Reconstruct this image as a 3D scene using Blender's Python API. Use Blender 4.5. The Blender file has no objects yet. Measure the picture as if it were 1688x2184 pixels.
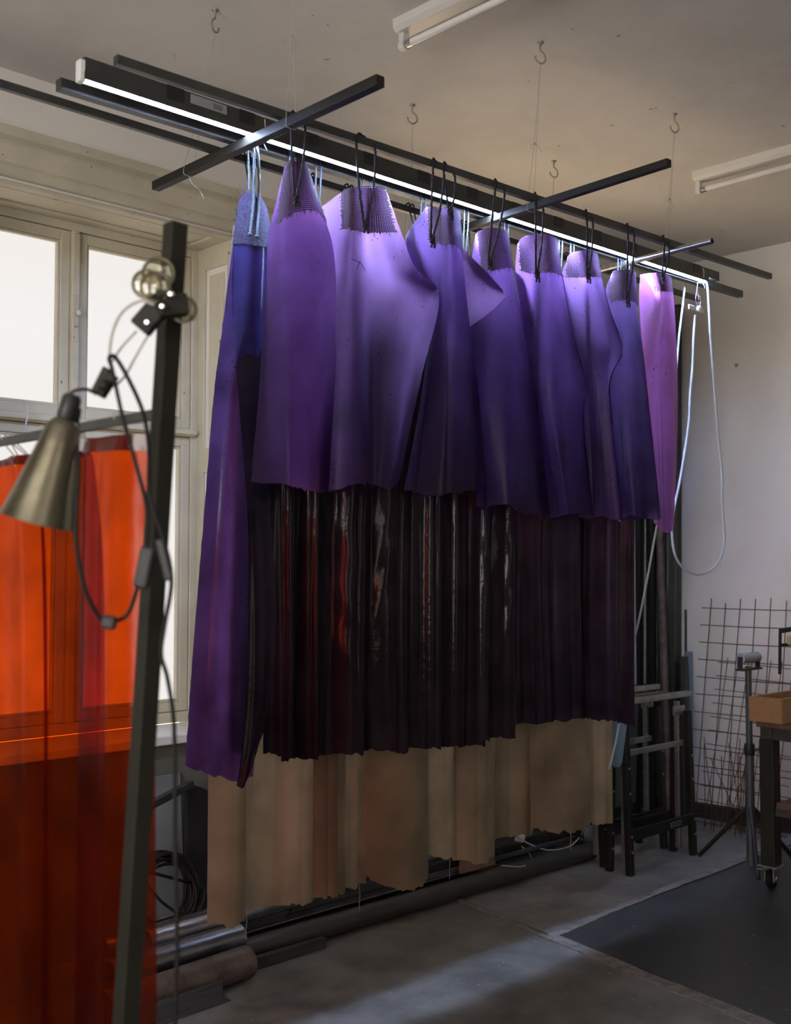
import bpy, math, random
from mathutils import Vector, Matrix, noise

# ------------------------------------------------------------------ camera, light, exposure
SC = bpy.context.scene
W, H, F = 1688, 2184, 2420.0
AZ, PITCH, CZ = math.radians(46.0), math.atan(118 / 2420.0), 1.6
FWD = Vector((math.cos(AZ) * math.cos(PITCH), math.sin(AZ) * math.cos(PITCH), math.sin(PITCH)))
RGT = Vector((math.sin(AZ), -math.cos(AZ), 0))
UPV = RGT.cross(FWD)
CAM = Vector((0, 0, CZ))
cd = bpy.data.cameras.new('camera')
cam = bpy.data.objects.new('camera', cd)
SC.collection.objects.link(cam)
cam.matrix_world = Matrix((( RGT.x, UPV.x, -FWD.x, CAM.x), (RGT.y, UPV.y, -FWD.y, CAM.y),
                           (RGT.z, UPV.z, -FWD.z, CAM.z), (0, 0, 0, 1)))
cd.sensor_fit = 'VERTICAL'
cd.sensor_height = 36.0
cd.sensor_width = 36.0
cd.lens = F / H * 36.0
cd.clip_start = 0.05
cd.dof.use_dof = True
cd.dof.focus_distance = 4.6
cd.dof.aperture_fstop = 2.8
SC.camera = cam

WINDOW_GLOW = 0.92     # daylight behind the white blinds
WINDOW_COL = (1.0, 0.955, 0.92)
FILL_GLOW = 24.0  # strength of the fill light from the added windows out of view
LED_GLOW = 310.0
LED_COL = (0.52, 0.65, 1.0)
wd = bpy.data.worlds.new('world')
SC.world = wd
wd.use_nodes = True
wd.node_tree.nodes['Background'].inputs[0].default_value = (0.75, 0.82, 0.9, 1)
wd.node_tree.nodes['Background'].inputs[1].default_value = 0.6
sun_d = bpy.data.lights.new('sun', 'SUN')
sun_d.energy = 75.0; sun_d.color = (1.0, 0.87, 0.70); sun_d.angle = 0.01
sun = bpy.data.objects.new('sun', sun_d); SC.collection.objects.link(sun)
sun.location = (0, 8, 8)
sun.rotation_euler = Vector((0.80, 0.12, -1.0)).to_track_quat('-Z', 'Y').to_euler()   # along the outside of the window wall
SC.view_settings.view_transform = 'Standard'
SC.view_settings.look = 'None'
SC.view_settings.exposure = 0.0
SC.view_settings.gamma = 1.0
SC.view_settings.use_curve_mapping = False
try:
    SC.cycles.use_denoising = True
    SC.cycles.max_bounces = 10
    SC.cycles.transparent_max_bounces = 16
    SC.cycles.transmission_bounces = 8
    SC.cycles.caustics_reflective = False
    SC.cycles.caustics_refractive = False
    SC.cycles.sample_clamp_indirect = 4.0
except Exception:
    pass

rnd = random.Random(7)

# ------------------------------------------------------------------ helpers
def ray(px, py):
    return FWD * F + RGT * (px - W / 2) - UPV * (py - H / 2)

def U(px, py, X=None, Y=None, Z=None, D=None):
    """world point seen at a photo pixel on a given world plane"""
    r = ray(px, py)
    if Y is not None: t = Y / r.y
    elif X is not None: t = X / r.x
    elif Z is not None: t = (Z - CZ) / r.z
    else: t = D / F
    return CAM + r * t

def cr(p0, p1, p2, p3, t):
    return 0.5 * ((2 * p1) + (p2 - p0) * t + (2 * p0 - 5 * p1 + 4 * p2 - p3) * t * t + (3 * p1 - p0 - 3 * p2 + p3) * t ** 3)

def curve_at(pts, s, k=1.0):
    n = len(pts) - 1
    s = min(max(s, 0.0), 1.0) * n
    i = min(int(s), n - 1)
    t = s - i
    p0 = pts[i - 1] if i > 0 else 2 * pts[0] - pts[1]
    p3 = pts[i + 2] if i + 2 <= n else 2 * pts[n] - pts[n - 1]
    if k == 1.0: return cr(p0, pts[i], pts[i + 1], p3, t)
    a, b = pts[i], pts[i + 1]; m0 = (b - p0) * (.5 * k); m1 = (p3 - a) * (.5 * k)
    return a * (2 * t ** 3 - 3 * t * t + 1) + m0 * (t ** 3 - 2 * t * t + t) + b * (3 * t * t - 2 * t ** 3) + m1 * (t ** 3 - t * t)

def smooth_path(pts, n):
    pts = [Vector(p) for p in pts]
    return [curve_at(pts, k / n) for k in range(n + 1)]

class MB:
    def __init__(self):
        self.v = []; self.f = []; self.uv = None
    def add(self, vs, fs):
        o = len(self.v)
        self.v += [Vector(p) for p in vs]
        self.f += [tuple(i + o for i in q) for q in fs]
        return self
    def box(self, x0, x1, y0, y1, z0, z1):
        return self.add([(x0, y0, z0), (x1, y0, z0), (x1, y1, z0), (x0, y1, z0), (x0, y0, z1), (x1, y0, z1), (x1, y1, z1), (x0, y1, z1)],
                        [(3, 2, 1, 0), (4, 5, 6, 7), (0, 1, 5, 4), (1, 2, 6, 5), (2, 3, 7, 6), (3, 0, 4, 7)])
    def bar(self, p, q, w, h, up=(0, 0, 1)):
        """rectangular beam from p to q, w across, h along up"""
        p = Vector(p); q = Vector(q); d = (q - p).normalized()
        up = Vector(up)
        s = d.cross(up)
        if s.length < 1e-4: s = d.cross(Vector((1, 0, 0)))
        s.normalize(); u = s.cross(d).normalized()
        vs = []
        for c in (p, q):
            for a, b in ((-1, -1), (1, -1), (1, 1), (-1, 1)):
                vs.append(c + s * (a * w / 2) + u * (b * h / 2))
        return self.add(vs, [(3, 2, 1, 0), (4, 5, 6, 7), (0, 1, 5, 4), (1, 2, 6, 5), (2, 3, 7, 6), (3, 0, 4, 7)])
    def tube(self, pts, r, n=8, cap=True, twist=0.0, lobes=0, amp=0.0, closed=False):
        pts = [Vector(p) for p in pts]
        m = len(pts); base = len(self.v)
        d = (pts[1] - pts[0]).normalized()
        a = d.cross(Vector((0, 0, 1)))
        if a.length < 0.05: a = d.cross(Vector((1, 0, 0)))
        a.normalize()
        L = 0.0
        for i in range(m):
            if closed: t = pts[(i + 1) % m] - pts[i - 1]
            elif i == 0: t = pts[1] - pts[0]
            elif i == m - 1: t = pts[-1] - pts[-2]
            else: t = pts[i + 1] - pts[i - 1]
            if t.length < 1e-9: t = d
            t.normalize()
            a = (a - t * a.dot(t))
            if a.length < 1e-6: a = t.orthogonal()
            a.normalize()
            b = t.cross(a)
            if i: L += (pts[i] - pts[i - 1]).length
            ri = r[i] if isinstance(r, (list, tuple)) else r
            for k in range(n):
                th = 2 * math.pi * k / n
                rr = ri * (1 + amp * math.cos(lobes * th + twist * L)) if lobes else ri
                self.v.append(pts[i] + (a * math.cos(th) + b * math.sin(th)) * rr)
        for i in range(m if closed else m - 1):
            j = (i + 1) % m
            for k in range(n):
                k2 = (k + 1) % n
                self.f.append((base + i * n + k, base + i * n + k2, base + j * n + k2, base + j * n + k))
        if cap and not closed:
            self.f.append(tuple(base + k for k in reversed(range(n))))
            self.f.append(tuple(base + (m - 1) * n + k for k in range(n)))
        return self
    def pipe(self, p, q, r, wall=0.004, n=20):
        """open hollow tube"""
        p = Vector(p); q = Vector(q); d = (q - p).normalized()
        a = d.orthogonal().normalized(); b = d.cross(a)
        base = len(self.v)
        for c, rr in ((p, r), (q, r), (q, r - wall), (p, r - wall)):
            for k in range(n):
                th = 2 * math.pi * k / n
                self.v.append(c + (a * math.cos(th) + b * math.sin(th)) * rr)
        for s in range(4):
            t = (s + 1) % 4
            for k in range(n):
                k2 = (k + 1) % n
                self.f.append((base + s * n + k, base + s * n + k2, base + t * n + k2, base + t * n + k))
        return self
    def lathe(self, o, axis, prof, n=32):
        """prof = [(radius, along axis)]"""
        o = Vector(o); d = Vector(axis).normalized()
        a = d.orthogonal().normalized(); b = d.cross(a); base = len(self.v)
        for r, t in prof:
            for k in range(n):
                th = 2 * math.pi * k / n
                self.v.append(o + d * t + (a * math.cos(th) + b * math.sin(th)) * max(r, 1e-4))
        for i in range(len(prof) - 1):
            for k in range(n):
                k2 = (k + 1) % n
                self.f.append((base + i * n + k, base + i * n + k2, base + (i + 1) * n + k2, base + (i + 1) * n + k))
        return self
    def ball(self, c, r, n=12, sq=(1, 1, 1)):
        c = Vector(c); base = len(self.v); m = n // 2
        for i in range(m + 1):
            ph = math.pi * i / m
            for k in range(n):
                th = 2 * math.pi * k / n
                self.v.append(c + Vector((math.sin(ph) * math.cos(th) * r * sq[0], math.sin(ph) * math.sin(th) * r * sq[1], math.cos(ph) * r * sq[2])))
        for i in range(m):
            for k in range(n):
                k2 = (k + 1) % n
                self.f.append((base + i * n + k, base + (i + 1) * n + k, base + (i + 1) * n + k2, base + i * n + k2))
        return self
    def prism(self, prof, p, q, side, up):
        """extrude a closed profile [(s,u)] from p to q"""
        p = Vector(p); q = Vector(q); side = Vector(side); up = Vector(up); base = len(self.v); n = len(prof)
        for c in (p, q):
            for s, u in prof: self.v.append(c + side * s + up * u)
        for k in range(n):
            k2 = (k + 1) % n
            self.f.append((base + k, base + k2, base + n + k2, base + n + k))
        self.f.append(tuple(base + k for k in reversed(range(n))))
        self.f.append(tuple(base + n + k for k in range(n)))
        return self
    def build(self, name, mat, parent=None, smooth=False, bevel=0.0, solid=0.0):
        if parent is not None:
            org = ORG[parent.name]
        else:
            mn = [min(p[i] for p in self.v) for i in range(3)]; mx = [max(p[i] for p in self.v) for i in range(3)]
            org = Vector(((mn[0] + mx[0]) / 2, (mn[1] + mx[1]) / 2, mn[2]))
        me = bpy.data.meshes.new(name)
        me.from_pydata([p - org for p in self.v], [], self.f)
        if self.uv:
            l = me.uv_layers.new(name='UVMap')
            for lo in me.loops: l.data[lo.index].uv = self.uv[lo.vertex_index]
        me.materials.append(mat)
        if smooth:
            for p in me.polygons: p.use_smooth = True
        me.update()
        o = bpy.data.objects.new(name, me)
        SC.collection.objects.link(o)
        if parent is not None: o.parent = parent
        else: o.location = org
        ORG[o.name] = org
        if smooth == 'auto':
            md = o.modifiers.new('edges', 'EDGE_SPLIT'); md.split_angle = math.radians(40)
        if bevel:
            b = o.modifiers.new('bevel', 'BEVEL'); b.width = bevel; b.segments = 2; b.limit_method = 'ANGLE'
        if solid:
            s = o.modifiers.new('thickness', 'SOLIDIFY'); s.thickness = solid
        return o

ORG = {}
def empty(name, loc):
    o = bpy.data.objects.new(name, None)
    o.empty_display_size = 0.1
    SC.collection.objects.link(o)
    o.location = loc
    ORG[o.name] = Vector(loc)
    return o
def tag(o, label, cat, group=None):
    o['label'] = label; o['category'] = cat
    if group: o['group'] = group
    return o
def struct(o, label=None):
    o['kind'] = 'structure'
    if label: o['label'] = label
    return o
def thing(name, loc, label, cat, group=None):
    return tag(empty(name, loc), label, cat, group)

# ------------------------------------------------------------------ materials
def nodes(m):
    m.use_nodes = True
    nt = m.node_tree
    for n in list(nt.nodes): nt.nodes.remove(n)
    out = nt.nodes.new('ShaderNodeOutputMaterial')
    return nt, out
def N(nt, t, **kw):
    n = nt.nodes.new(t)
    for k, v in kw.items(): setattr(n, k, v)
    return n
def setin(n, **kw):
    for k, v in kw.items():
        n.inputs[k.replace('_', ' ')].default_value = v
def c4(c): return (c[0], c[1], c[2], 1)

def principled(name, col, rough=0.5, metal=0.0, col2=None, scale=8.0, lo=0.4, hi=0.65, bump=0.0, bscale=60.0, spec=0.5,
               chips=None, chip_scale=14.0, chip_t=0.70, stretch=None, detail=5.0, coat=0.0):
    m = bpy.data.materials.new(name)
    nt, out = nodes(m)
    b = N(nt, 'ShaderNodeBsdfPrincipled')
    setin(b, Roughness=rough, Metallic=metal, Base_Color=c4(col))
    b.inputs['Specular IOR Level'].default_value = spec
    b.inputs['Coat Weight'].default_value = coat
    tc = N(nt, 'ShaderNodeTexCoord')
    geo = N(nt, 'ShaderNodeNewGeometry')
    src = geo.outputs['Position']
    if stretch:
        mp = N(nt, 'ShaderNodeMapping'); mp.inputs['Scale'].default_value = stretch
        nt.links.new(src, mp.inputs[0]); src = mp.outputs[0]
    last = None
    if col2:
        nz = N(nt, 'ShaderNodeTexNoise'); setin(nz, Scale=scale, Detail=detail, Roughness=0.66)
        nt.links.new(src, nz.inputs['Vector'])
        rp = N(nt, 'ShaderNodeValToRGB')
        rp.color_ramp.elements[0].position = lo; rp.color_ramp.elements[0].color = c4(col)
        rp.color_ramp.elements[1].position = hi; rp.color_ramp.elements[1].color = c4(col2)
        nt.links.new(nz.outputs['Fac'], rp.inputs[0])
        last = rp.outputs[0]
    if chips:
        nz = N(nt, 'ShaderNodeTexNoise'); setin(nz, Scale=chip_scale, Detail=6.0, Roughness=0.65)
        nt.links.new(geo.outputs['Position'], nz.inputs['Vector'])
        rp = N(nt, 'ShaderNodeValToRGB')
        rp.color_ramp.elements[0].position = chip_t; rp.color_ramp.elements[0].color = (0, 0, 0, 1)
        rp.color_ramp.elements[1].position = chip_t + 0.015; rp.color_ramp.elements[1].color = (1, 1, 1, 1)
        nt.links.new(nz.outputs['Fac'], rp.inputs[0])
        mx = N(nt, 'ShaderNodeMixRGB')
        if last: nt.links.new(last, mx.inputs[1])
        else: mx.inputs[1].default_value = c4(col)
        mx.inputs[2].default_value = c4(chips)
        nt.links.new(rp.outputs[0], mx.inputs[0]); last = mx.outputs[0]
    if last: nt.links.new(last, b.inputs['Base Color'])
    if bump:
        nz = N(nt, 'ShaderNodeTexNoise'); setin(nz, Scale=bscale, Detail=4.0)
        nt.links.new(src, nz.inputs['Vector'])
        bp = N(nt, 'ShaderNodeBump'); setin(bp, Strength=bump, Distance=0.01)
        nt.links.new(nz.outputs['Fac'], bp.inputs['Height'])
        nt.links.new(bp.outputs[0], b.inputs['Normal'])
    nt.links.new(b.outputs[0], out.inputs[0])
    return m

def emission(name, col, s):
    m = bpy.data.materials.new(name); nt, out = nodes(m)
    e = N(nt, 'ShaderNodeEmission'); setin(e, Color=c4(col), Strength=s)
    nt.links.new(e.outputs[0], out.inputs[0]); return m

def glass(name, tint=(1, 1, 1), refl=0.06, rough=0.02):
    m = bpy.data.materials.new(name); nt, out = nodes(m)
    t = N(nt, 'ShaderNodeBsdfTransparent'); setin(t, Color=c4(tint))
    g = N(nt, 'ShaderNodeBsdfGlossy'); setin(g, Roughness=rough)
    fz = N(nt, 'ShaderNodeLayerWeight'); setin(fz, Blend=0.5)
    lw = N(nt, 'ShaderNodeMapRange'); setin(lw, From_Min=0.4, From_Max=1.0, To_Min=refl, To_Max=0.5)
    nt.links.new(fz.outputs['Facing'], lw.inputs[0])
    mx = N(nt, 'ShaderNodeMixShader')
    nt.links.new(lw.outputs[0], mx.inputs[0]); nt.links.new(t.outputs[0], mx.inputs[1]); nt.links.new(g.outputs[0], mx.inputs[2])
    nt.links.new(mx.outputs[0], out.inputs[0]); return m

def latex(name, refl, trans, rough=0.3, gloss=0.6, specks=0.5, cloud=0.35, clear=None, seed=0.0, fwd=0.0, fr_rough=0.7):
    """thin rubber film: dull reflection, light coming through it, wet sheen, specks of dirt and bubbles"""
    m = bpy.data.materials.new(name); nt, out = nodes(m)
    geo = N(nt, 'ShaderNodeNewGeometry')
    mp = N(nt, 'ShaderNodeMapping'); mp.inputs['Location'].default_value = (seed, seed * 1.7, seed * 0.6)
    nt.links.new(geo.outputs['Position'], mp.inputs[0])
    nz = N(nt, 'ShaderNodeTexNoise'); setin(nz, Scale=4.5, Detail=3.0)
    nt.links.new(mp.outputs[0], nz.inputs['Vector'])
    rp = N(nt, 'ShaderNodeMapRange'); setin(rp, From_Min=0.3, From_Max=0.7, To_Min=1 - cloud, To_Max=1 + cloud)
    nt.links.new(nz.outputs['Fac'], rp.inputs[0])
    vo = N(nt, 'ShaderNodeTexVoronoi'); setin(vo, Scale=52.0)
    nt.links.new(mp.outputs[0], vo.inputs['Vector'])
    n2 = N(nt, 'ShaderNodeTexNoise'); setin(n2, Scale=11.0)
    nt.links.new(mp.outputs[0], n2.inputs['Vector'])
    th = N(nt, 'ShaderNodeMapRange'); setin(th, From_Min=0.38, From_Max=0.72, To_Min=0.0, To_Max=0.17 * specks + 0.02)
    nt.links.new(n2.outputs['Fac'], th.inputs[0])
    lt = N(nt, 'ShaderNodeMath', operation='LESS_THAN')
    nt.links.new(vo.outputs['Distance'], lt.inputs[0]); nt.links.new(th.outputs[0], lt.inputs[1])
    sc = N(nt, 'ShaderNodeMapRange'); setin(sc, To_Min=1.0, To_Max=0.18)
    nt.links.new(lt.outputs[0], sc.inputs[0])
    mul = N(nt, 'ShaderNodeMath', operation='MULTIPLY')
    nt.links.new(rp.outputs[0], mul.inputs[0]); nt.links.new(sc.outputs[0], mul.inputs[1])
    def scaled(c):
        v = N(nt, 'ShaderNodeVectorMath', operation='SCALE'); v.inputs[0].default_value = c[:3]
        nt.links.new(mul.outputs[0], v.inputs['Scale']); return v.outputs[0]
    df = N(nt, 'ShaderNodeBsdfDiffuse'); nt.links.new(scaled(refl), df.inputs['Color'])
    tr = N(nt, 'ShaderNodeBsdfTranslucent'); nt.links.new(scaled(trans), tr.inputs['Color'])
    trs = tr.outputs[0]
    if fwd:      # part of the light is only scattered forwards on its way through the film
        rf = N(nt, 'ShaderNodeBsdfRefraction'); setin(rf, Roughness=fr_rough)
        nt.links.new(tr.inputs['Color'].links[0].from_socket, rf.inputs['Color'])
        io = N(nt, 'ShaderNodeMapRange'); setin(io, To_Min=1.35, To_Max=1 / 1.35)
        nt.links.new(geo.outputs['Backfacing'], io.inputs[0]); nt.links.new(io.outputs[0], rf.inputs['IOR'])
        mf = N(nt, 'ShaderNodeMixShader'); mf.inputs[0].default_value = fwd
        nt.links.new(tr.outputs[0], mf.inputs[1]); nt.links.new(rf.outputs[0], mf.inputs[2]); trs = mf.outputs[0]
    ad = N(nt, 'ShaderNodeAddShader')
    nt.links.new(df.outputs[0], ad.inputs[0]); nt.links.new(trs, ad.inputs[1])
    last = ad.outputs[0]
    if clear:
        tp = N(nt, 'ShaderNodeBsdfTransparent'); nt.links.new(scaled(clear), tp.inputs['Color'])
        a2 = N(nt, 'ShaderNodeAddShader')
        nt.links.new(last, a2.inputs[0]); nt.links.new(tp.outputs[0], a2.inputs[1]); last = a2.outputs[0]
    gl = N(nt, 'ShaderNodeBsdfGlossy'); setin(gl, Roughness=rough)
    lw = N(nt, 'ShaderNodeLayerWeight'); setin(lw, Blend=0.5)
    fr = N(nt, 'ShaderNodeMath', operation='POWER'); fr.inputs[1].default_value = 5.0
    nt.links.new(lw.outputs['Facing'], fr.inputs[0])
    fa_ = N(nt, 'ShaderNodeMath', operation='MULTIPLY_ADD'); fa_.inputs[1].default_value = 0.955; fa_.inputs[2].default_value = 0.045
    nt.links.new(fr.outputs[0], fa_.inputs[0])
    fm = N(nt, 'ShaderNodeMath', operation='MULTIPLY'); fm.inputs[1].default_value = gloss
    nt.links.new(fa_.outputs[0], fm.inputs[0])
    bp = N(nt, 'ShaderNodeBump'); setin(bp, Strength=0.25, Distance=0.004)
    nb = N(nt, 'ShaderNodeTexNoise'); setin(nb, Scale=35.0, Detail=3.0)
    nt.links.new(mp.outputs[0], nb.inputs['Vector']); nt.links.new(nb.outputs['Fac'], bp.inputs['Height'])
    nt.links.new(bp.outputs[0], gl.inputs['Normal']); nt.links.new(bp.outputs[0], lw.inputs['Normal'])
    mx = N(nt, 'ShaderNodeMixShader')
    nt.links.new(fm.outputs[0], mx.inputs[0]); nt.links.new(last, mx.inputs[1]); nt.links.new(gl.outputs[0], mx.inputs[2])
    nt.links.new(mx.outputs[0], out.inputs[0])
    return m

M = {}
M['plaster'] = principled('ceiling_plaster', (0.68, 0.66, 0.64), 0.95, col2=(0.60, 0.58, 0.56), scale=1.6, chips=(0.30, 0.27, 0.24), chip_scale=13, chip_t=0.69, bump=0.15, bscale=14)
M['wall'] = principled('wall_paint', (0.78, 0.75, 0.71), 0.9, col2=(0.72, 0.69, 0.65), scale=1.2, bump=0.1, bscale=20)
M['wall_dim'] = principled('dimmed_wall_paint', (0.42, 0.40, 0.37), 0.9, col2=(0.36, 0.34, 0.31), scale=1.2, bump=0.1, bscale=20)  # wall paint darkened for the unseen walls, so they bounce less light
M['cream'] = principled('cream_paint', (0.58, 0.54, 0.42), 0.55, col2=(0.49, 0.45, 0.345), scale=3, chips=(0.15, 0.11, 0.07), chip_scale=20, chip_t=0.675, bump=0.08, bscale=30)
M['white_sill'] = principled('white_sill_paint', (0.8, 0.78, 0.75), 0.4, col2=(0.7, 0.68, 0.65), scale=6)
M['concrete_a'] = principled('concrete_grey', (0.19, 0.19, 0.18), 0.40, col2=(0.085, 0.088, 0.084), scale=3.4, lo=0.38, hi=0.64, detail=9.0, chips=(0.36, 0.36, 0.35), chip_scale=24, chip_t=0.665, bump=0.1, bscale=40)
M['concrete_b'] = principled('concrete_pale', (0.24, 0.24, 0.235), 0.40, col2=(0.115, 0.12, 0.12), scale=3.6, lo=0.38, hi=0.64, detail=9.0, chips=(0.38, 0.37, 0.36), chip_scale=22, chip_t=0.67, bump=0.1, bscale=40)
M['concrete_c'] = principled('concrete_dark', (0.040, 0.043, 0.041), 0.40, col2=(0.026, 0.028, 0.028), scale=4.2, lo=0.38, hi=0.64, detail=9.0, chips=(0.20, 0.21, 0.22), chip_scale=20, chip_t=0.66, bump=0.1, bscale=40)
M['joint'] = principled('joint_mortar', (0.20, 0.19, 0.175), 0.9, col2=(0.10, 0.095, 0.09), scale=18, bump=0.5, bscale=70)
M['gap'] = principled('joint_gap', (0.012, 0.012, 0.011), 0.9)
M['steel_dark'] = principled('dark_painted_steel', (0.030, 0.032, 0.028), 0.42, col2=(0.045, 0.046, 0.04), scale=9, bump=0.05)
M['steel_olive'] = principled('olive_steel', (0.017, 0.0155, 0.010), 0.6, col2=(0.012, 0.011, 0.008), scale=7, spec=0.3)
M['steel_raw'] = principled('raw_steel', (0.46, 0.46, 0.46), 0.30, 0.95, col2=(0.26, 0.26, 0.27), scale=7, stretch=(0.5, 8, 8))
M['steel_blue'] = principled('mill_scale_steel', (0.26, 0.27, 0.30), 0.32, 0.95, col2=(0.14, 0.145, 0.16), scale=6, stretch=(0.4, 7, 7))
M['steel_rust'] = principled('rusty_pipe_steel', (0.17, 0.14, 0.125), 0.5, 0.55, col2=(0.085, 0.065, 0.055), scale=11)
M['zinc'] = principled('zinc_plate', (0.45, 0.47, 0.46), 0.33, 0.9, col2=(0.30, 0.32, 0.32), scale=12)
M['chrome'] = principled('chrome', (0.5, 0.5, 0.5), 0.2, 1.0)
M['black'] = principled('black_paint', (0.007, 0.007, 0.006), 0.5, col2=(0.012, 0.012, 0.011), scale=10, spec=0.3)
M['black_plastic'] = principled('black_plastic', (0.012, 0.012, 0.012), 0.5)
M['rope'] = principled('black_rope', (0.014, 0.013, 0.017), 0.85, bump=0.4, bscale=300)
M['rope_blue'] = principled('dark_blue_rope', (0.02, 0.025, 0.045), 0.85, bump=0.4, bscale=300)
M['rope_white'] = principled('pale_blue_rope', (0.10, 0.13, 0.15), 0.8, col2=(0.035, 0.055, 0.075), scale=160, bump=0.4, bscale=300)
M['string'] = principled('grey_string', (0.42, 0.39, 0.36), 0.9)
M['hook'] = principled('old_hook_metal', (0.34, 0.31, 0.27), 0.45, 0.5)
M['gauze'] = principled('purple_gauze', (0.036, 0.010, 0.024), 0.9, col2=(0.018, 0.008, 0.018), scale=30)
M['felt'] = principled('violet_textile', (0.040, 0.033, 0.080), 0.95, col2=(0.018, 0.016, 0.05), scale=90, bump=0.8, bscale=220)
M['lamp_white'] = principled('fixture_white', (0.62, 0.60, 0.56), 0.4)
M['tube_glass'] = principled('unlit_tube', (0.72, 0.70, 0.68), 0.15)
M['led'] = emission('led_tube', LED_COL, LED_GLOW)
M['daylight'] = emission('daylit_blind', WINDOW_COL, WINDOW_GLOW)
M['fill_far'] = emission('fill_daylight', (1.0, 0.94, 0.88), FILL_GLOW)  # glowing surface of the added windows in the end wall
M['fill_low'] = emission('fill_daylight_low', (1.0, 0.92, 0.82), 3.0)  # weaker glow for the added window in the side wall
M['pane'] = glass('window_glass', refl=0.012, rough=0.3)
M['mesh_wire'] = principled('rusty_wire', (0.055, 0.045, 0.035), 0.6, 0.3, col2=(0.10, 0.06, 0.035), scale=20)
M['wood'] = principled('oak_box', (0.34, 0.19, 0.085), 0.55, col2=(0.24, 0.125, 0.055), scale=9, stretch=(3, 3, 30))
M['wood_dark'] = principled('dark_wood', (0.12, 0.07, 0.045), 0.6, col2=(0.07, 0.04, 0.025), scale=9, stretch=(2, 2, 20))
M['card'] = principled('pale_wood_drawer', (0.52, 0.38, 0.23), 0.75, col2=(0.45, 0.32, 0.19), scale=5)
M['cardboard'] = principled('brown_cardboard', (0.20, 0.135, 0.095), 0.85, col2=(0.15, 0.10, 0.07), scale=8)
M['white_plastic'] = principled('white_plastic', (0.78, 0.8, 0.8), 0.4)
M['cord_white'] = principled('white_cord', (0.42, 0.46, 0.52), 0.5)
M['cord_black'] = principled('black_cord', (0.008, 0.007, 0.006), 0.65, spec=0.3)
M['cord_brown'] = principled('brown_cord', (0.07, 0.055, 0.04), 0.5)
M['copper'] = principled('red_wire', (0.55, 0.12, 0.09), 0.5)
M['blue_wire'] = principled('blue_wire', (0.08, 0.16, 0.5), 0.5)
M['shade'] = principled('brushed_steel_shade', (0.27, 0.245, 0.18), 0.32, 1.0, col2=(0.17, 0.15, 0.105), scale=6)
M['clear_plastic'] = glass('clear_knob_plastic', (0.72, 0.70, 0.60), rough=0.1)
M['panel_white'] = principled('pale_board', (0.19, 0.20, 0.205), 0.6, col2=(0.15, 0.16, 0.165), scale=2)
M['panel_dark'] = principled('dark_board', (0.012, 0.012, 0.013), 0.6)
M['blue_plate'] = principled('pale_blue_plate', (0.20, 0.30, 0.42), 0.4, 0.3)
M['blue'] = principled('blue_paint', (0.03, 0.06, 0.35), 0.4)
M['sticker'] = principled('grey_sticker', (0.30, 0.31, 0.33), 0.5)
M['print'] = principled('print_grey', (0.12, 0.13, 0.14), 0.6)
M['orange_hem'] = latex('orange_hem', (0.06, 0.004, 0.001), (0.10, 0.012, 0.002), 0.2, 0.8, 0.3, 0.2)

M['board_dark'] = principled('dark_baseboard_paint', (0.035, 0.025, 0.02), 0.6)
# ------------------------------------------------------------------ the room
RX0, RX1, RY0, RY1, CEIL = -3.2, 6.53, -2.8, 4.30, 3.60
YWIN = 4.62            # plane of the window sashes
HEAD, SILL = 3.15, 0.87
WINS = [(1.78, 3.11), (3.82, 5.15), (-0.26, 1.07), (-2.30, -0.97)]

struct(MB().box(RX0 - .1, RX1 + .1, RY0 - .1, RY1 + .5, CEIL, CEIL + .12).build('ceiling', M['plaster']), 'off white plaster ceiling with old marks and small holes')
w = MB()
w.box(RX0, RX1, RY1, YWIN + .12, 0, SILL - .04)
w.box(RX0, RX1, RY1, YWIN + .12, HEAD, CEIL)
xs = sorted(WINS)
edges = [RX0] + [e for p in xs for e in p] + [RX1]
for k in range(0, len(edges), 2):
    w.box(edges[k], edges[k + 1], RY1, YWIN + .12, SILL - .04, HEAD)
struct(w.build('wall_left', M['wall']), 'window wall behind the hanging sheets')
struct(MB().box(RX1, RX1 + .12, RY0, YWIN + .12, 0, CEIL).build('wall_back', M['wall']), 'off white wall at the right end of the room')
# bright windows added in the unseen walls as fill light
FILL_WINS = [('front', -1.1), ('front', 1.0), ('right', 0.0)]
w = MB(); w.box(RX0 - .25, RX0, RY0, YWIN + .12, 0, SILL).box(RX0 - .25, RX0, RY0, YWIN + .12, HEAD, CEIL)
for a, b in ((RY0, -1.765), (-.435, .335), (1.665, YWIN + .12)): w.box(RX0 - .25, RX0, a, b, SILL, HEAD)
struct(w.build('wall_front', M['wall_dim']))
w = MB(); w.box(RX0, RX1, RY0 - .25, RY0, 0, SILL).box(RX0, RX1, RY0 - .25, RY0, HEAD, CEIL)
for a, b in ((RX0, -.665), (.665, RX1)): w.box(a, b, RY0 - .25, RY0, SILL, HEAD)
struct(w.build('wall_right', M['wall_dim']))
struct(MB().box(RX1 - .025, RX1, RY0, RY1, 0, .09).build('baseboard_back', M['board_dark']), 'dark wooden baseboard under the off white wall')

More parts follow.
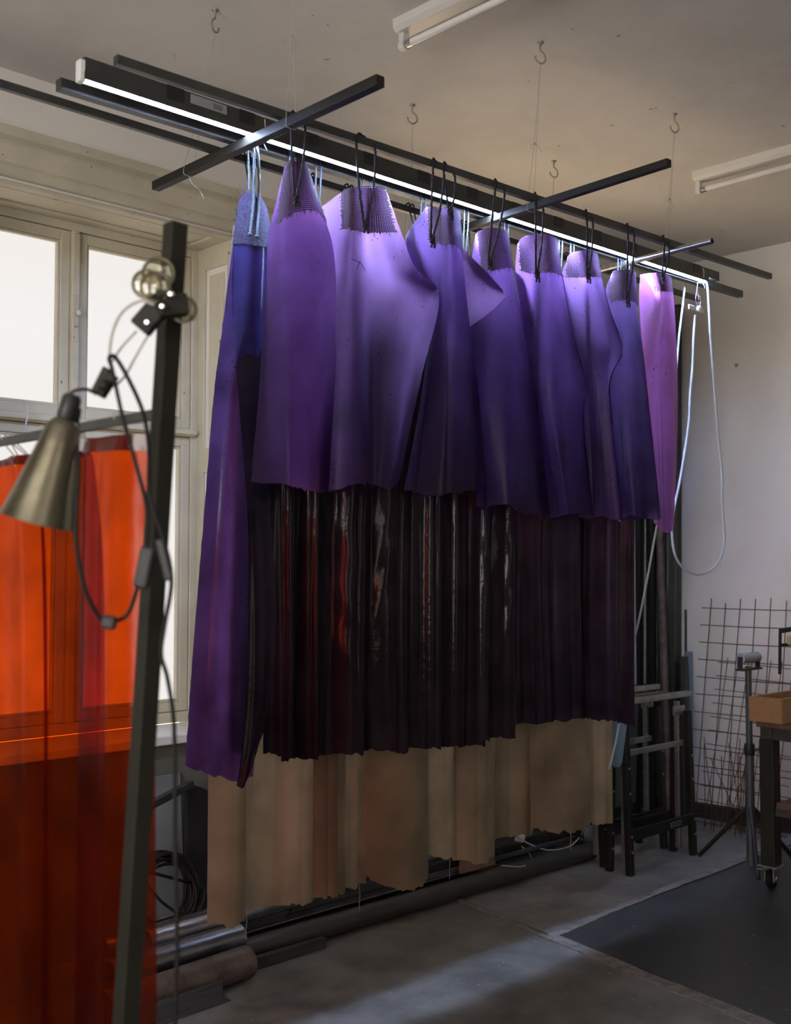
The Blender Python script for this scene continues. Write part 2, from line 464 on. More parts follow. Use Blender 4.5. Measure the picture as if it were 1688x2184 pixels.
# floor: three concrete slabs with raised mortar joints
JX0, JX1 = 3.74, 4.03      # the joint that crosses the room leans a little
def jx(y): return 3.70 + (y - 1.7) * 0.19
JY = 3.13
fl = struct(empty('floor', (0, 0, -0.05)), 'stained grey concrete floor in large slabs')
struct(MB().box(RX0, RX1, RY0, RY1, -.12, -.02).build('slab_bed', M['gap'], fl))
def slab(poly, mat):
    n = len(poly)
    vs = [(x, y, -.02) for x, y in poly] + [(x, y, 0) for x, y in poly]
    fs = [tuple(range(n, 2 * n)), tuple(reversed(range(n)))] + [(k, (k + 1) % n, n + (k + 1) % n, n + k) for k in range(n)]
    return MB().add(vs, fs).build('slab', mat, fl, bevel=0.002)
g = 0.012
slab([(RX0, RY0), (jx(RY0) - .03, RY0), (jx(JY) - .03, JY), (jx(RY1) - g, RY1), (RX0, RY1)], M['concrete_a'])
slab([(jx(JY) + g, JY + .02), (RX1, JY + .10), (RX1, RY1), (jx(RY1) + g, RY1)], M['concrete_b'])
slab([(jx(RY0) + .03, RY0), (RX1, RY0), (RX1, JY + .065), (jx(JY) + .035, JY + .005)], M['concrete_c'])
def strip(pts, wd, z, seed):
    r = random.Random(seed); b = MB(); n = 40
    P = smooth_path([(x, y, 0) for x, y in pts], n)
    d = (Vector(P[-1]) - Vector(P[0])).normalized(); s = Vector((-d.y, d.x, 0))
    vs = []
    for p in P:
        a = wd / 2 * r.uniform(.75, 1.15); c = wd / 2 * r.uniform(.75, 1.15)
        vs += [p + s * a, p - s * c, p + s * a + Vector((0, 0, z)), p - s * c + Vector((0, 0, z * r.uniform(.7, 1.2)))]
    fs = []
    for i in range(n):
        o = i * 4; q = o + 4
        fs += [(o + 2, o + 3, q + 3, q + 2), (o, o + 2, q + 2, q), (o + 3, o + 1, q + 1, q + 3)]
    return b.add(vs, fs)
strip([(jx(RY0) - .012, RY0), (jx(1.0) - .01, 1.0), (jx(2.4) - .012, 2.4), (jx(JY) - .01, JY)], .075, .004, 3).build('joint_strip', M['joint'], fl)
strip([(jx(JY) - .02, JY), (4.6, JY + .045), (5.4, JY + .07), (RX1, JY + .085)], .05, .004, 4).build('joint_strip', M['joint'], fl)
strip([(jx(JY) - .03, JY + .01), (jx(3.5) - .02, 3.5), (jx(RY1) - .02, RY1)], .035, .003, 5).build('joint_strip', M['joint'], fl)

# ------------------------------------------------------------------ windows
M['ground'] = principled('yard_gravel', (0.42, 0.36, 0.28), 0.9, col2=(0.34, 0.29, 0.22), scale=3)
def make_window(idx, x0, x1, parts=True):
    root = struct(empty('window_%d' % idx, ((x0 + x1) / 2, YWIN, SILL)))
    xm = (x0 + x1) / 2
    f = MB()
    f.box(x0, x0 + .045, YWIN - .03, YWIN + .06, SILL, HEAD)
    f.box(x1 - .045, x1, YWIN - .03, YWIN + .06, SILL, HEAD)
    f.box(x0 + .045, x1 - .045, YWIN - .03, YWIN + .06, HEAD - .05, HEAD)
    f.box(x0 + .045, x1 - .045, YWIN - .03, YWIN + .06, SILL, SILL + .05)
    f.build('window_frame', M['cream'], root, bevel=.004)
    MB().box(xm - .018, xm + .018, YWIN - .045, YWIN + .05, SILL + .05, HEAD - .05).build('mullion', M['cream'], root, bevel=.005)
    tr = MB().box(x0 + .03, x1 - .03, YWIN - .05, YWIN + .05, 2.225, 2.262)
    tr.box(x0 + .03, x1 - .03, YWIN - .065, YWIN - .05, 2.232, 2.255)
    tr.build('transom', M['cream'], root, bevel=.004)
    for (a, b) in ((x0 + .047, xm - .019), (xm + .019, x1 - .047)):
        for (z0, z1) in ((SILL + .052, 2.223), (2.264, HEAD - .052)):
            s = MB(); t = .046
            s.box(a, a + t, YWIN - .022, YWIN + .022, z0, z1)
            s.box(b - t, b, YWIN - .022, YWIN + .022, z0, z1)
            s.box(a + t, b - t, YWIN - .022, YWIN + .022, z0, z0 + t)
            s.box(a + t, b - t, YWIN - .022, YWIN + .022, z1 - t, z1)
            so = s.build('sash', M['cream'], root, bevel=.004)
            bd = MB()
            for (p, q, r_, u) in ((a + t, a + t + .012, z0 + t, z1 - t), (b - t - .012, b - t, z0 + t, z1 - t)):
                bd.box(p, q, YWIN - .014, YWIN + .012, r_, u)
            bd.box(a + t + .012, b - t - .012, YWIN - .014, YWIN + .012, z0 + t, z0 + t + .012)
            bd.box(a + t + .012, b - t - .012, YWIN - .014, YWIN + .012, z1 - t - .012, z1 - t)
            bd.build('glazing_bead', M['cream'], so, bevel=.003)
            MB().box(a + t, b - t, YWIN - .002, YWIN + .002, z0 + t, z1 - t).build('pane', M['pane'], so)
    # white slatted blind outside the panes
    if idx == 2: return root      # no blind on this one
    bl = MB(); z = SILL + .02; n = 0
    while z < HEAD - .02:
        bl.add([(x0 + .04, YWIN + .085, z), (x1 - .04, YWIN + .085, z), (x1 - .04, YWIN + .080, z + .075), (x0 + .04, YWIN + .080, z + .075)], [(0, 1, 2, 3)])
        z += .075
    bl.build('blind', {5: M['fill_far'], 6: M['fill_far'], 7: M['fill_low']}.get(idx, M['daylight']), root)  # on the added windows these slats give the fill light
    if parts:
        lp = MB().box(xm - .012, xm + .012, YWIN - .050, YWIN - .045, 2.60, 2.81).build('latch_plate', M['cream_worn'], root, bevel=.002)
        MB().lathe((xm, YWIN - .05, 2.725), (0, -1, 0), [(.0, 0), (.006, 0), (.006, .012), (.012, .014), (.013, .022), (.009, .028), (0, .029)], 16).build('latch_knob', M['lamp_white'], lp, smooth=True)
    return root
M['cream_worn'] = principled('worn_cream_paint', (0.5, 0.45, 0.36), 0.5, chips=(0.12, 0.11, 0.09), chip_scale=22, chip_t=0.52)
LW = ['old cream painted casement window with a white blind behind it', 'cream painted window hidden behind the hanging sheets',
      'cream painted window left of the view', 'cream painted window at the far left']
for i, (a, b) in enumerate(WINS):
    r = make_window(i + 1, a, b, i == 0)
    r['label'] = LW[i]

for i, (sd, c) in enumerate(FILL_WINS):  # windows made up out of view to brighten the room
    r = make_window(5 + i, -.665, .665, False)
    r['label'] = ['added fill light window in the end wall behind the viewer', 'added fill light window in the end wall nearer the window wall', 'added fill light window in the side wall behind the viewer'][i]
    if sd == 'front': r.location = (RX0 - .14, c, SILL); r.rotation_euler.z = math.pi / 2
    else: r.location = (c, RY0 - .14, SILL); r.rotation_euler.z = math.pi

struct(MB().box(-12, 22, YWIN + .12, 16, -.6, -.4).build('ground', M['ground']), 'sunlit yard outside the windows')
M['lining'] = principled('olive_lining', (0.135, 0.13, 0.105), 0.8, col2=(0.10, 0.098, 0.08), scale=2.5)
struct(MB().box(RX0, RX1, RY1 - .012, RY1, 0, SILL - .04).build('trim_5', M['lining']), 'dark olive dado below the window sills')  # thin darker olive sheet over the wall below the sills
# casing: head board with mouldings, panelled soffit and reveals, sill
def make_casing(idx, x0, x1):
    root = struct(empty('trim_%d' % idx, ((x0 + x1) / 2, RY1, SILL)))
    e = .24
    prof = [(0, 3.16), (-.030, 3.16), (-.042, 3.165), (-.046, 3.185), (-.030, 3.19), (-.030, 3.20), (-.022, 3.215), (-.022, 3.29),
            (-.03, 3.30), (-.052, 3.315), (-.058, 3.335), (-.058, 3.35), (-.02, 3.36), (0, 3.375)]
    MB().prism(prof, (x0 - e, RY1, 0), (x1 + e, RY1, 0), (0, 1, 0), (0, 0, 1)).build('head_moulding', M['cream'], root)
    for s, x in ((-1, x0), (1, x1)):
        b = MB()
        xa, xb = (x, x + e * .55) if s > 0 else (x - e * .55, x)
        b.box(xa, xb, RY1 - .02, RY1, SILL - .039, 3.16)
        b.box(xa + .02, xb - .02, RY1 - .03, RY1 - .02, SILL - .04, 3.16)
        b.build('side_casing', M['cream'], root, bevel=.003)
        # reveal panels
        r = MB(); y0, y1 = RY1, YWIN - .03
        xi = x - s * .012
        lo, hi = min(x, xi), max(x, xi)
        r.box(lo, hi, y0, y0 + .055, SILL, HEAD); r.box(lo, hi, y1 - .055, y1, SILL, HEAD)
        for z0, z1 in ((SILL, SILL + .1), (2.05, 2.17), (HEAD - .12, HEAD)):
            r.box(lo, hi, y0 + .055, y1 - .055, z0, z1)
        r.build('reveal_frame', M['cream'], root, bevel=.003)
        for z0, z1 in ((SILL + .1, 2.05), (2.17, HEAD - .12)):
            p = MB(); l2, h2 = (x - s * .006, x) if s > 0 else (x, x - s * .006)
            p.box(min(l2, h2), max(l2, h2), y0 + .085, y1 - .085, z0 + .03, z1 - .03)
            p.build('reveal_panel', M['cream'], root, bevel=.003)
    so = MB(); zt = HEAD
    so.box(x0, x1, RY1, RY1 + .05, zt - .014, zt); so.box(x0, x1, YWIN - .09, YWIN - .03, zt - .014, zt)
    so.box(x0, x0 + .1, RY1 + .05, YWIN - .09, zt - .014, zt); so.box(x1 - .1, x1, RY1 + .05, YWIN - .09, zt - .014, zt)
    so.build('soffit_frame', M['cream'], root, bevel=.003)
    MB().box(x0 + .12, x1 - .12, RY1 + .07, YWIN - .11, zt - .008, zt).build('soffit_panel', M['cream'], root, bevel=.003)
    MB().box(x0 - .05, x1 + .05, RY1 - .05, YWIN - .03, SILL - .04, SILL).build('window_sill', M['white_sill'], root, bevel=.006)
    return root
for i, (a, b) in enumerate(WINS):
    r = make_casing(i + 1, a, b)
    r['label'] = 'cream painted casing with moulded head around window %s' % ['beside the red sheets', 'behind the sheets', 'left of the view', 'at the far left'][i]

# old unlit fluorescent battens on the ceiling
def batten(px, py, label):
    p = U(px, py, Z=CEIL - .05)
    x, y1 = p.x, p.y
    L = 1.55
    root = thing('ceiling_lamp', (x, y1 - L / 2, CEIL - .1), label, 'lamp', 'fluorescent battens on the ceiling')
    MB().prism([(-.045, 0), (-.045, -.03), (-.03, -.045), (.03, -.045), (.045, -.03), (.045, 0)], (x, y1 - L, CEIL), (x, y1, CEIL), (1, 0, 0), (0, 0, 1)).build('housing', M['lamp_white'], root)
    for yy in (y1 - .012, y1 - L + .012):
        h = MB().box(x - .014, x + .014, yy - .012, yy + .012, CEIL - .10, CEIL - .045)
        h.tube([(x, yy - .013, CEIL - .088), (x, yy + .013, CEIL - .088)], .019, 16)
        h.build('lamp_holder', M['lamp_white'], root, smooth='auto')
    t = MB().tube([(x, y1 - L + .03, CEIL - .088), (x, y1 - .03, CEIL - .088)], .0135, 16).build('lamp_tube', M['tube_glass'], root, smooth='auto')
    MB().tube([(x, y1 - .055, CEIL - .088), (x, y1 - .026, CEIL - .088)], .0142, 16).build('tube_cap', M['chrome'], t, smooth='auto')
    return root
batten(857, 78, 'unlit white fluorescent batten on the ceiling, cut off by the top edge')
batten(1487, 392, 'unlit white fluorescent batten on the ceiling at the right edge')

# ------------------------------------------------------------------ the hanging rack
BX = [2.40, 3.48, 4.45]          # cross bars
ZC = 3.022                       # their centre height
YN, YF = 2.79, 3.51              # near and far string lines
def crossbar(x0, yn, yf, r, kind, mat, label):
    b = MB()
    if kind == 'square':
        b.bar((x0[0], yn, ZC), (x0[1], yf, ZC), r * 2, r * 2)
        return tag(b.build('cross_bar', mat, bevel=.002), label, 'metal bar', 'bars of the hanging rack')
    b.pipe((x0[0], yn, ZC), (x0[1], yf, ZC), r, .003, 20)
    return tag(b.build('cross_bar', mat, smooth='auto'), label, 'metal bar', 'bars of the hanging rack')
pn = U(812, 172, Z=ZC); pf = U(332, 398, Z=ZC)
crossbar((pn.x, pf.x), pn.y, pf.y, .0165, 'square', M['steel_olive'], 'thick dark square cross bar under the left end of the glowing tube')
C1 = ((pn.x, pn.y), (pf.x, pf.y))
pn = U(1428, 347, Z=ZC)
crossbar((pn.x, 3.50), pn.y, 3.62, .014, 'square', M['steel_olive'], 'long thin dark cross bar under the middle of the tube')
C2 = ((pn.x, pn.y), (3.50, 3.62))
pn = U(1520, 514, Z=ZC)
crossbar((pn.x, 4.46), pn.y, 3.60, .014, 'round', M['steel_raw'], 'shiny round cross pipe under the right end of the tube')
C3 = ((pn.x, pn.y), (4.46, 3.60))
def bar_x(C, y):
    (xa, ya), (xb, yb) = C
    return xa + (xb - xa) * (y - ya) / (yb - ya)

ZB = ZC + .0165
FBY = 2.872
fa = U(246, 128, Z=ZB + .014); fb = U(1643, 590, Z=ZB + .014)
tag(MB().bar((fa.x, fa.y, ZB + .014), (fb.x, fb.y, ZB + .014), .026, .028).build('hanging_rail', M['steel_dark'], bevel=.002),
    'dark steel rail nearest the viewer carrying the lilac sheets', 'metal bar', 'bars of the hanging rack')
def front_rail(x):
    t = (x - fa.x) / (fb.x - fa.x)
    return Vector((x, fa.y + (fb.y - fa.y) * t, ZB + .014))
ba = U(124, 180, Z=ZB + .018); bb = U(1580, 628, Z=ZB + .018)
tag(MB().bar((ba.x, ba.y, ZB + .018), (bb.x, bb.y, ZB + .018), .034, .036).build('hanging_rail', M['steel_dark'], bevel=.002),
    'dark steel rail right behind the glowing tube', 'metal bar', 'bars of the hanging rack')
def back_rail(x):
    t = (x - ba.x) / (bb.x - ba.x)
    return Vector((x, ba.y + (bb.y - ba.y) * t, ZB + .018))
ra = U(-60, 100, Z=ZB + .05)
RRY = 3.235
tag(MB().bar((1.15, RRY, ZB + .013), (5.42, RRY, ZB + .013), .022, .026).build('hanging_rail', M['steel_dark'], bevel=.002),
    'thin dark rail farthest back, sticking out at the upper left', 'metal bar', 'bars of the hanging rack')

# the glowing tube
la = U(176, 150, Z=ZB + .04); lb = U(1503, 588, Z=ZB + .04)
LY0, LY1 = la.y - .01, lb.y - .01
root = thing('tube_light', ((la.x + lb.x) / 2, (LY0 + LY1) / 2, ZB), 'long bluish white glowing tube light lying along the rack', 'tube light')
def lp(t, dz, dy=0): return Vector((la.x + (lb.x - la.x) * t, LY0 + (LY1 - LY0) * t + dy, ZB + dz))
hz = MB().bar(lp(-.002, .050), lp(1.03, .050), .030, .046).build('housing', M['tube_housing'] if 'tube_housing' in M else M['steel_dark'], root, bevel=.002)
for k in range(12):
    a = .08 + k * .08
    b = MB().bar(lp(a, .05, -.0158), lp(a + .018, .05, -.0158), .002, .046)
    b.build('clip', M['black_plastic'], hz)
st = MB().bar(lp(.105, .052, -.0162), lp(.145, .052, -.0162), .002, .030).build('sticker', M['sticker'], hz)
bc = MB()
for k in range(9):
    a = .130 + k * .0012
    bc.bar(lp(a, .052, -.0175), lp(a + (.0004 if k % 3 else .0008), .052, -.0175), .0008, .018)
bc.build('barcode', M['print'], st)
for sy in (-1, 1):        # the channel lips keep the light from going upwards
    MB().bar(lp(-.002, .016, sy * .0155), lp(1.0, .016, sy * .0155), .003, .024).build('channel_lip', M['steel_dark'], root)
hc = [(math.cos(math.pi + math.pi * k / 12) * .0138, math.sin(math.pi + math.pi * k / 12) * .0105 + .000) for k in range(13)] + [(.0138, .010), (-.0138, .010)]
MB().prism(hc, lp(0, .013), lp(1, .013), (0, 1, 0), (0, 0, 1)).build('glowing_tube', M['led'], root, smooth='auto')
MB().bar(lp(-.006, .03), lp(-.0005, .03), .030, .066).build('end_cap', M['white_plastic'], root, bevel=.003)
for t in (.19, .985):
    q = lp(t, .01)
    ring = [q + Vector((0, math.cos(a) * .019, math.sin(a) * .044 + .027)) for a in [i * 2 * math.pi / 20 for i in range(20)]]
    z = MB().tube(ring, .0016, 6, closed=True)
    z.tube(smooth_path([q + Vector((0, -.012, -.012)), q + Vector((-.01, -.02, -.02)), q + Vector((.004, -.022, -.05))], 8), .0018, 6)
    z.build('cable_tie', M['white_plastic'], root, smooth=True)

# ceiling hooks and strings
def hook(x, y, flip, label):
    s = flip
    pts = [(x, y, CEIL), (x, y, CEIL - .03), (x + .016 * s, y - .006, CEIL - .045), (x + .020 * s, y - .008, CEIL - .068), (x + .004 * s, y - .002, CEIL - .083),
           (x - .016 * s, y + .006, CEIL - .075), (x - .022 * s, y + .008, CEIL - .058)]
    b = MB().tube(smooth_path(pts, 30), .0038, 8)
    b.lathe((x, y, CEIL), (0, 0, -1), [(.013, 0), (.013, .003), (.006, .006), (.004, .012)], 14)
    return tag(b.build('ceiling_hook', M['hook'], smooth=True), label, 'hook', 'ceiling hooks')
def hang_string(hx, hy, bx, by, label, bow=0.0, tail=None, knot_z=None):
    root = thing('hanging_string', (bx, by, ZC - .03), label, 'string', 'strings holding up the rack')
    b = MB()
    zt = CEIL - .083
    for s in (-1, 1):
        b.tube(smooth_path([(hx + .002 * s, hy, zt), (hx * .5 + bx * .5 + .006 * s + bow * .3, (hy + by) / 2 - bow, (zt + ZC) / 2), (bx + .02 * s, by, ZC + .012), (bx + .017 * s, by, ZC - .017)], 14), .0009, 5)
    b.tube([(bx - .018, by, ZC - .018), (bx, by, ZC - .0195), (bx + .018, by, ZC - .018)], .0009, 5)
    b.build('strand', M['string'], root, smooth=True)
    kz = knot_z or (zt * .45 + ZC * .55)
    kx, ky = hx + (bx - hx) * (zt - kz) / (zt - ZC), hy + (by - hy) * (zt - kz) / (zt - ZC)
    k = MB().ball((kx, ky, kz), .005, 10)
    for a in range(3):
        an = 2.1 * a + hx
        k.tube(smooth_path([(kx, ky, kz), (kx + .02 * math.cos(an), ky + .01 * math.sin(an), kz - .008), (kx + .035 * math.cos(an), ky + .02 * math.sin(an), kz - .03)], 6), .0009, 5)
    k.build('knot', M['string'], root, smooth=True)
    if tail:
        MB().tube(smooth_path([(bx, by, ZC - .02), (bx + .01, by - .01, ZC - .05), (bx + .03, by - .02, ZC - .065), (bx + .045, by - .03, ZC - .10)], 12), .0009, 5).build('loose_end', M['string'], root, smooth=True)
HK = [(459, 44), (None, None), (880, 243), (1153, 112), (1182, 360), (1439, 262)]
lab_h = ['bent ceiling hook at the upper left above the glowing tube', 'ceiling hook above the near end of the thick cross bar',
         'small ceiling hook in the warm lit patch behind the rails', 'ceiling hook between the two fluorescent battens',
         'ceiling hook beside a brown scuff behind the rails', 'rightmost ceiling hook with a short stem']
lab_s = ['string from the upper left hook to the far end of the thick cross bar', 'doubled string holding the near end of the thick cross bar',
         'thin string hanging in the warm lit patch behind the rails', 'doubled string holding the long thin cross bar',
         'faint string behind the rails near the brown scuff', 'rightmost string holding the shiny round pipe']
att = [(C1, 3.40), (C1, 2.80), (C2, 3.56), (C2, 2.81), (C3, 3.55), (C3, 2.80)]
for i, (px, py) in enumerate(HK):
    C, y = att[i]
    if px is None: hx, hy = bar_x(C, y), y
    else:
        p = U(px, py, Z=CEIL - .04); hx, hy = p.x, p.y
    hook(hx, hy, -1 if i in (0,) else 1, lab_h[i])
    hang_string(hx, hy, bar_x(C, y), y, lab_s[i], bow=.012 if i in (2, 4) else .002, tail=i == 0, knot_z=3.31 if i == 1 else None)

# ------------------------------------------------------------------ latex sheets
def surf(cols):
    G = [[U(px, py, Y=y if y > 2.87 else 2.87 + (y - 2.87) * 1.5) for (px, py, y) in c] for c in cols]
    def S(u, v):
        return curve_at([curve_at(c, v) for c in G], u)
    return S
def wsurf(G):
    def S(u, v):
        return curve_at([curve_at(c, v) for c in G], u)
    return S
def normal(S, u, v, e=.01):
    a = S(min(u + e, 1), v) - S(max(u - e, 0), v); b = S(u, min(v + e, 1)) - S(u, max(v - e, 0))
    n = a.cross(b)
    if n.length < 1e-9: return Vector((0, -1, 0))
    n.normalize()
    if n.dot(CAM_DIR) > 0: n = -n
    return n
CAM_DIR = Vector((math.cos(AZ), math.sin(AZ), 0))
def grid_mesh(S, nu, nv, disp=None, rag=0.0, seed=0, side_rag=0.0):
    b = MB()
    for j in range(nv + 1):
        v = j / nv
        for i in range(nu + 1):
            u = i / nu
            p = S(u, v).copy()
            if disp: p += disp(u, v)
            if rag and v > .93:
                k = (v - .93) / .07
                nn = noise.noise(Vector((p.x * 26, seed * 3.1, 0))) + .5 * noise.noise(Vector((p.x * 75, seed, 2)))
                p.z += rag * k * nn
            if side_rag and (i == 0 or i == nu):
                p.x += side_rag * noise.noise(Vector((p.z * 30, seed, 5)))
            b.v.append(p)
    for j in range(nv):
        for i in range(nu):
            o = j * (nu + 1) + i
            b.f.append((o, o + 1, o + nu + 2, o + nu + 1))
    return b
def pleats(n, amp, seed, start=.35, power=1.3):
    r = random.Random(seed)
    ph = [r.uniform(0, 6.28) for _ in range(4)]; fr = [n * r.uniform(.8, 1.2), n * 1.7, n * .55, n * 2.6]
    am = [.55, .22, .5, .12]
    def d(u, v):
        k = max(0.0, (v - start) / (1 - start)) ** power
        w = sum(a * math.sin(2 * math.pi * f * (u + .03 * math.sin(3 * v + ph[2])) + p) for a, f, p in zip(am, fr, ph))
        edge = min(1, u / .08, (1 - u) / .08)
        return Vector((0, 1, 0)) * (amp * k * w * max(edge, .3))
    return d
def gauze(S, u0, u1, v0, v1, root, seed, nu=34, nv=30, mat=None, off=.003):
    """woven reinforcement patch: single threads laid over the sheet, frayed at the ends"""
    r = random.Random(seed); b = MB(); mat = mat or M['gauze']
    def P(a, c):
        u = u0 + (u1 - u0) * a; v = v0 + (v1 - v0) * c
        uu, vv = min(max(u, 0), 1), min(max(v, 0), 1)
        return S(uu, vv) + normal(S, uu, vv) * off
    def thread(fn, lo, hi, w, n=14):
        pts = [fn(lo + (hi - lo) * k / n) for k in range(n + 1)]
        vs = []
        for k, (p, s) in enumerate(pts):
            vs += [p - s * w, p + s * w]
        b.add(vs, [(2 * k, 2 * k + 1, 2 * k + 3, 2 * k + 2) for k in range(n)])
    su = (P(1, .5) - P(0, .5)).length / nu; sv = (P(.5, 1) - P(.5, 0)).length / nv
    for i in range(nu + 1):
        a = i / nu; j = r.uniform(-.12, .12) / nu
        lo, hi = r.uniform(-.02, .03), 1 + r.uniform(-.03, .05)
        def fn(c, a=a, j=j):
            aa = min(max(a + j * math.sin(c * 6), 0), 1)
            p = P(aa, c); q = P(min(aa + .02, 1), c) - P(max(aa - .02, 0), c)
            return p, (q.normalized() if q.length > 1e-9 else Vector((1, 0, 0)))
        thread(fn, lo, hi, su * .34)
    for i in range(nv + 1):
        c = i / nv
        lo, hi = r.uniform(-.04, .02), 1 + r.uniform(-.02, .05)
        def fn(a, c=c):
            p = P(a, c); q = P(a, min(c + .02, 1)) - P(a, max(c - .02, 0))
            return p + normal(S, min(max(u0 + (u1 - u0) * a, 0), 1), min(max(v0 + (v1 - v0) * c, 0), 1)) * .0012, (q.normalized() if q.length > 1e-9 else Vector((0, 0, 1)))
        thread(fn, lo, hi, sv * .34)
    for k in range(26):          # loose fringe
        a = r.random(); p = P(a, 1.0)
        L = r.uniform(.008, .022); dx = r.uniform(-.006, .006)
        b.add([p - Vector((.0007, 0, 0)), p + Vector((.0007, 0, 0)), p + Vector((dx + .0005, -.002, -L)), p + Vector((dx - .0005, -.002, -L))], [(0, 1, 2, 3)])
    return b.build('gauze_patch', mat, root)
def rope_loop(root, rail, bottom, spread, mat, r=.0042, knot=True, name='rope_loop', tail=.03):
    """loop over a rail whose two strands meet at the tied point"""
    x = rail.x; top = rail.z
    L = [bottom + Vector((-.004, -.004, 0)), (bottom + Vector((x - spread, rail.y - .022, top - .05))) * .5 + Vector((-spread * .25, -.006, .01)),
         Vector((x - spread, rail.y - .022, top - .03)), Vector((x - spread * .6, rail.y - .012, top + .016)), Vector((x, rail.y, top + .021)),
         Vector((x + spread * .6, rail.y + .006, top + .018)), Vector((x + spread, rail.y - .018, top - .02)),
         (bottom + Vector((x + spread, rail.y - .022, top - .05))) * .5 + Vector((spread * .25, -.006, .01)), bottom + Vector((.004, -.004, 0))]
    o = MB().tube(smooth_path(L, 72), r, 9, twist=260, lobes=3, amp=.22).build(name, mat, root, smooth=True)
    if knot:
        k = MB()
        c = bottom + Vector((0, -.007, -.004))
        pts = [c + Vector((math.cos(a) * .009 * (1 + .3 * math.sin(2 * a)), math.sin(a) * .006 - .002, math.sin(a * 1.5) * .010)) for a in [i * .42 for i in range(24)]]
        k.tube(smooth_path(pts, 60), r * .95, 8, twist=260, lobes=3, amp=.2)
        for s in (-1, 1):
            k.tube(smooth_path([c, c + Vector((.006 * s, -.006, -.012)), c + Vector((.010 * s, -.004, -tail))], 10), r * .9, 8, twist=260, lobes=3, amp=.2)
        k.build('knot', mat, o, smooth=True)
    return o

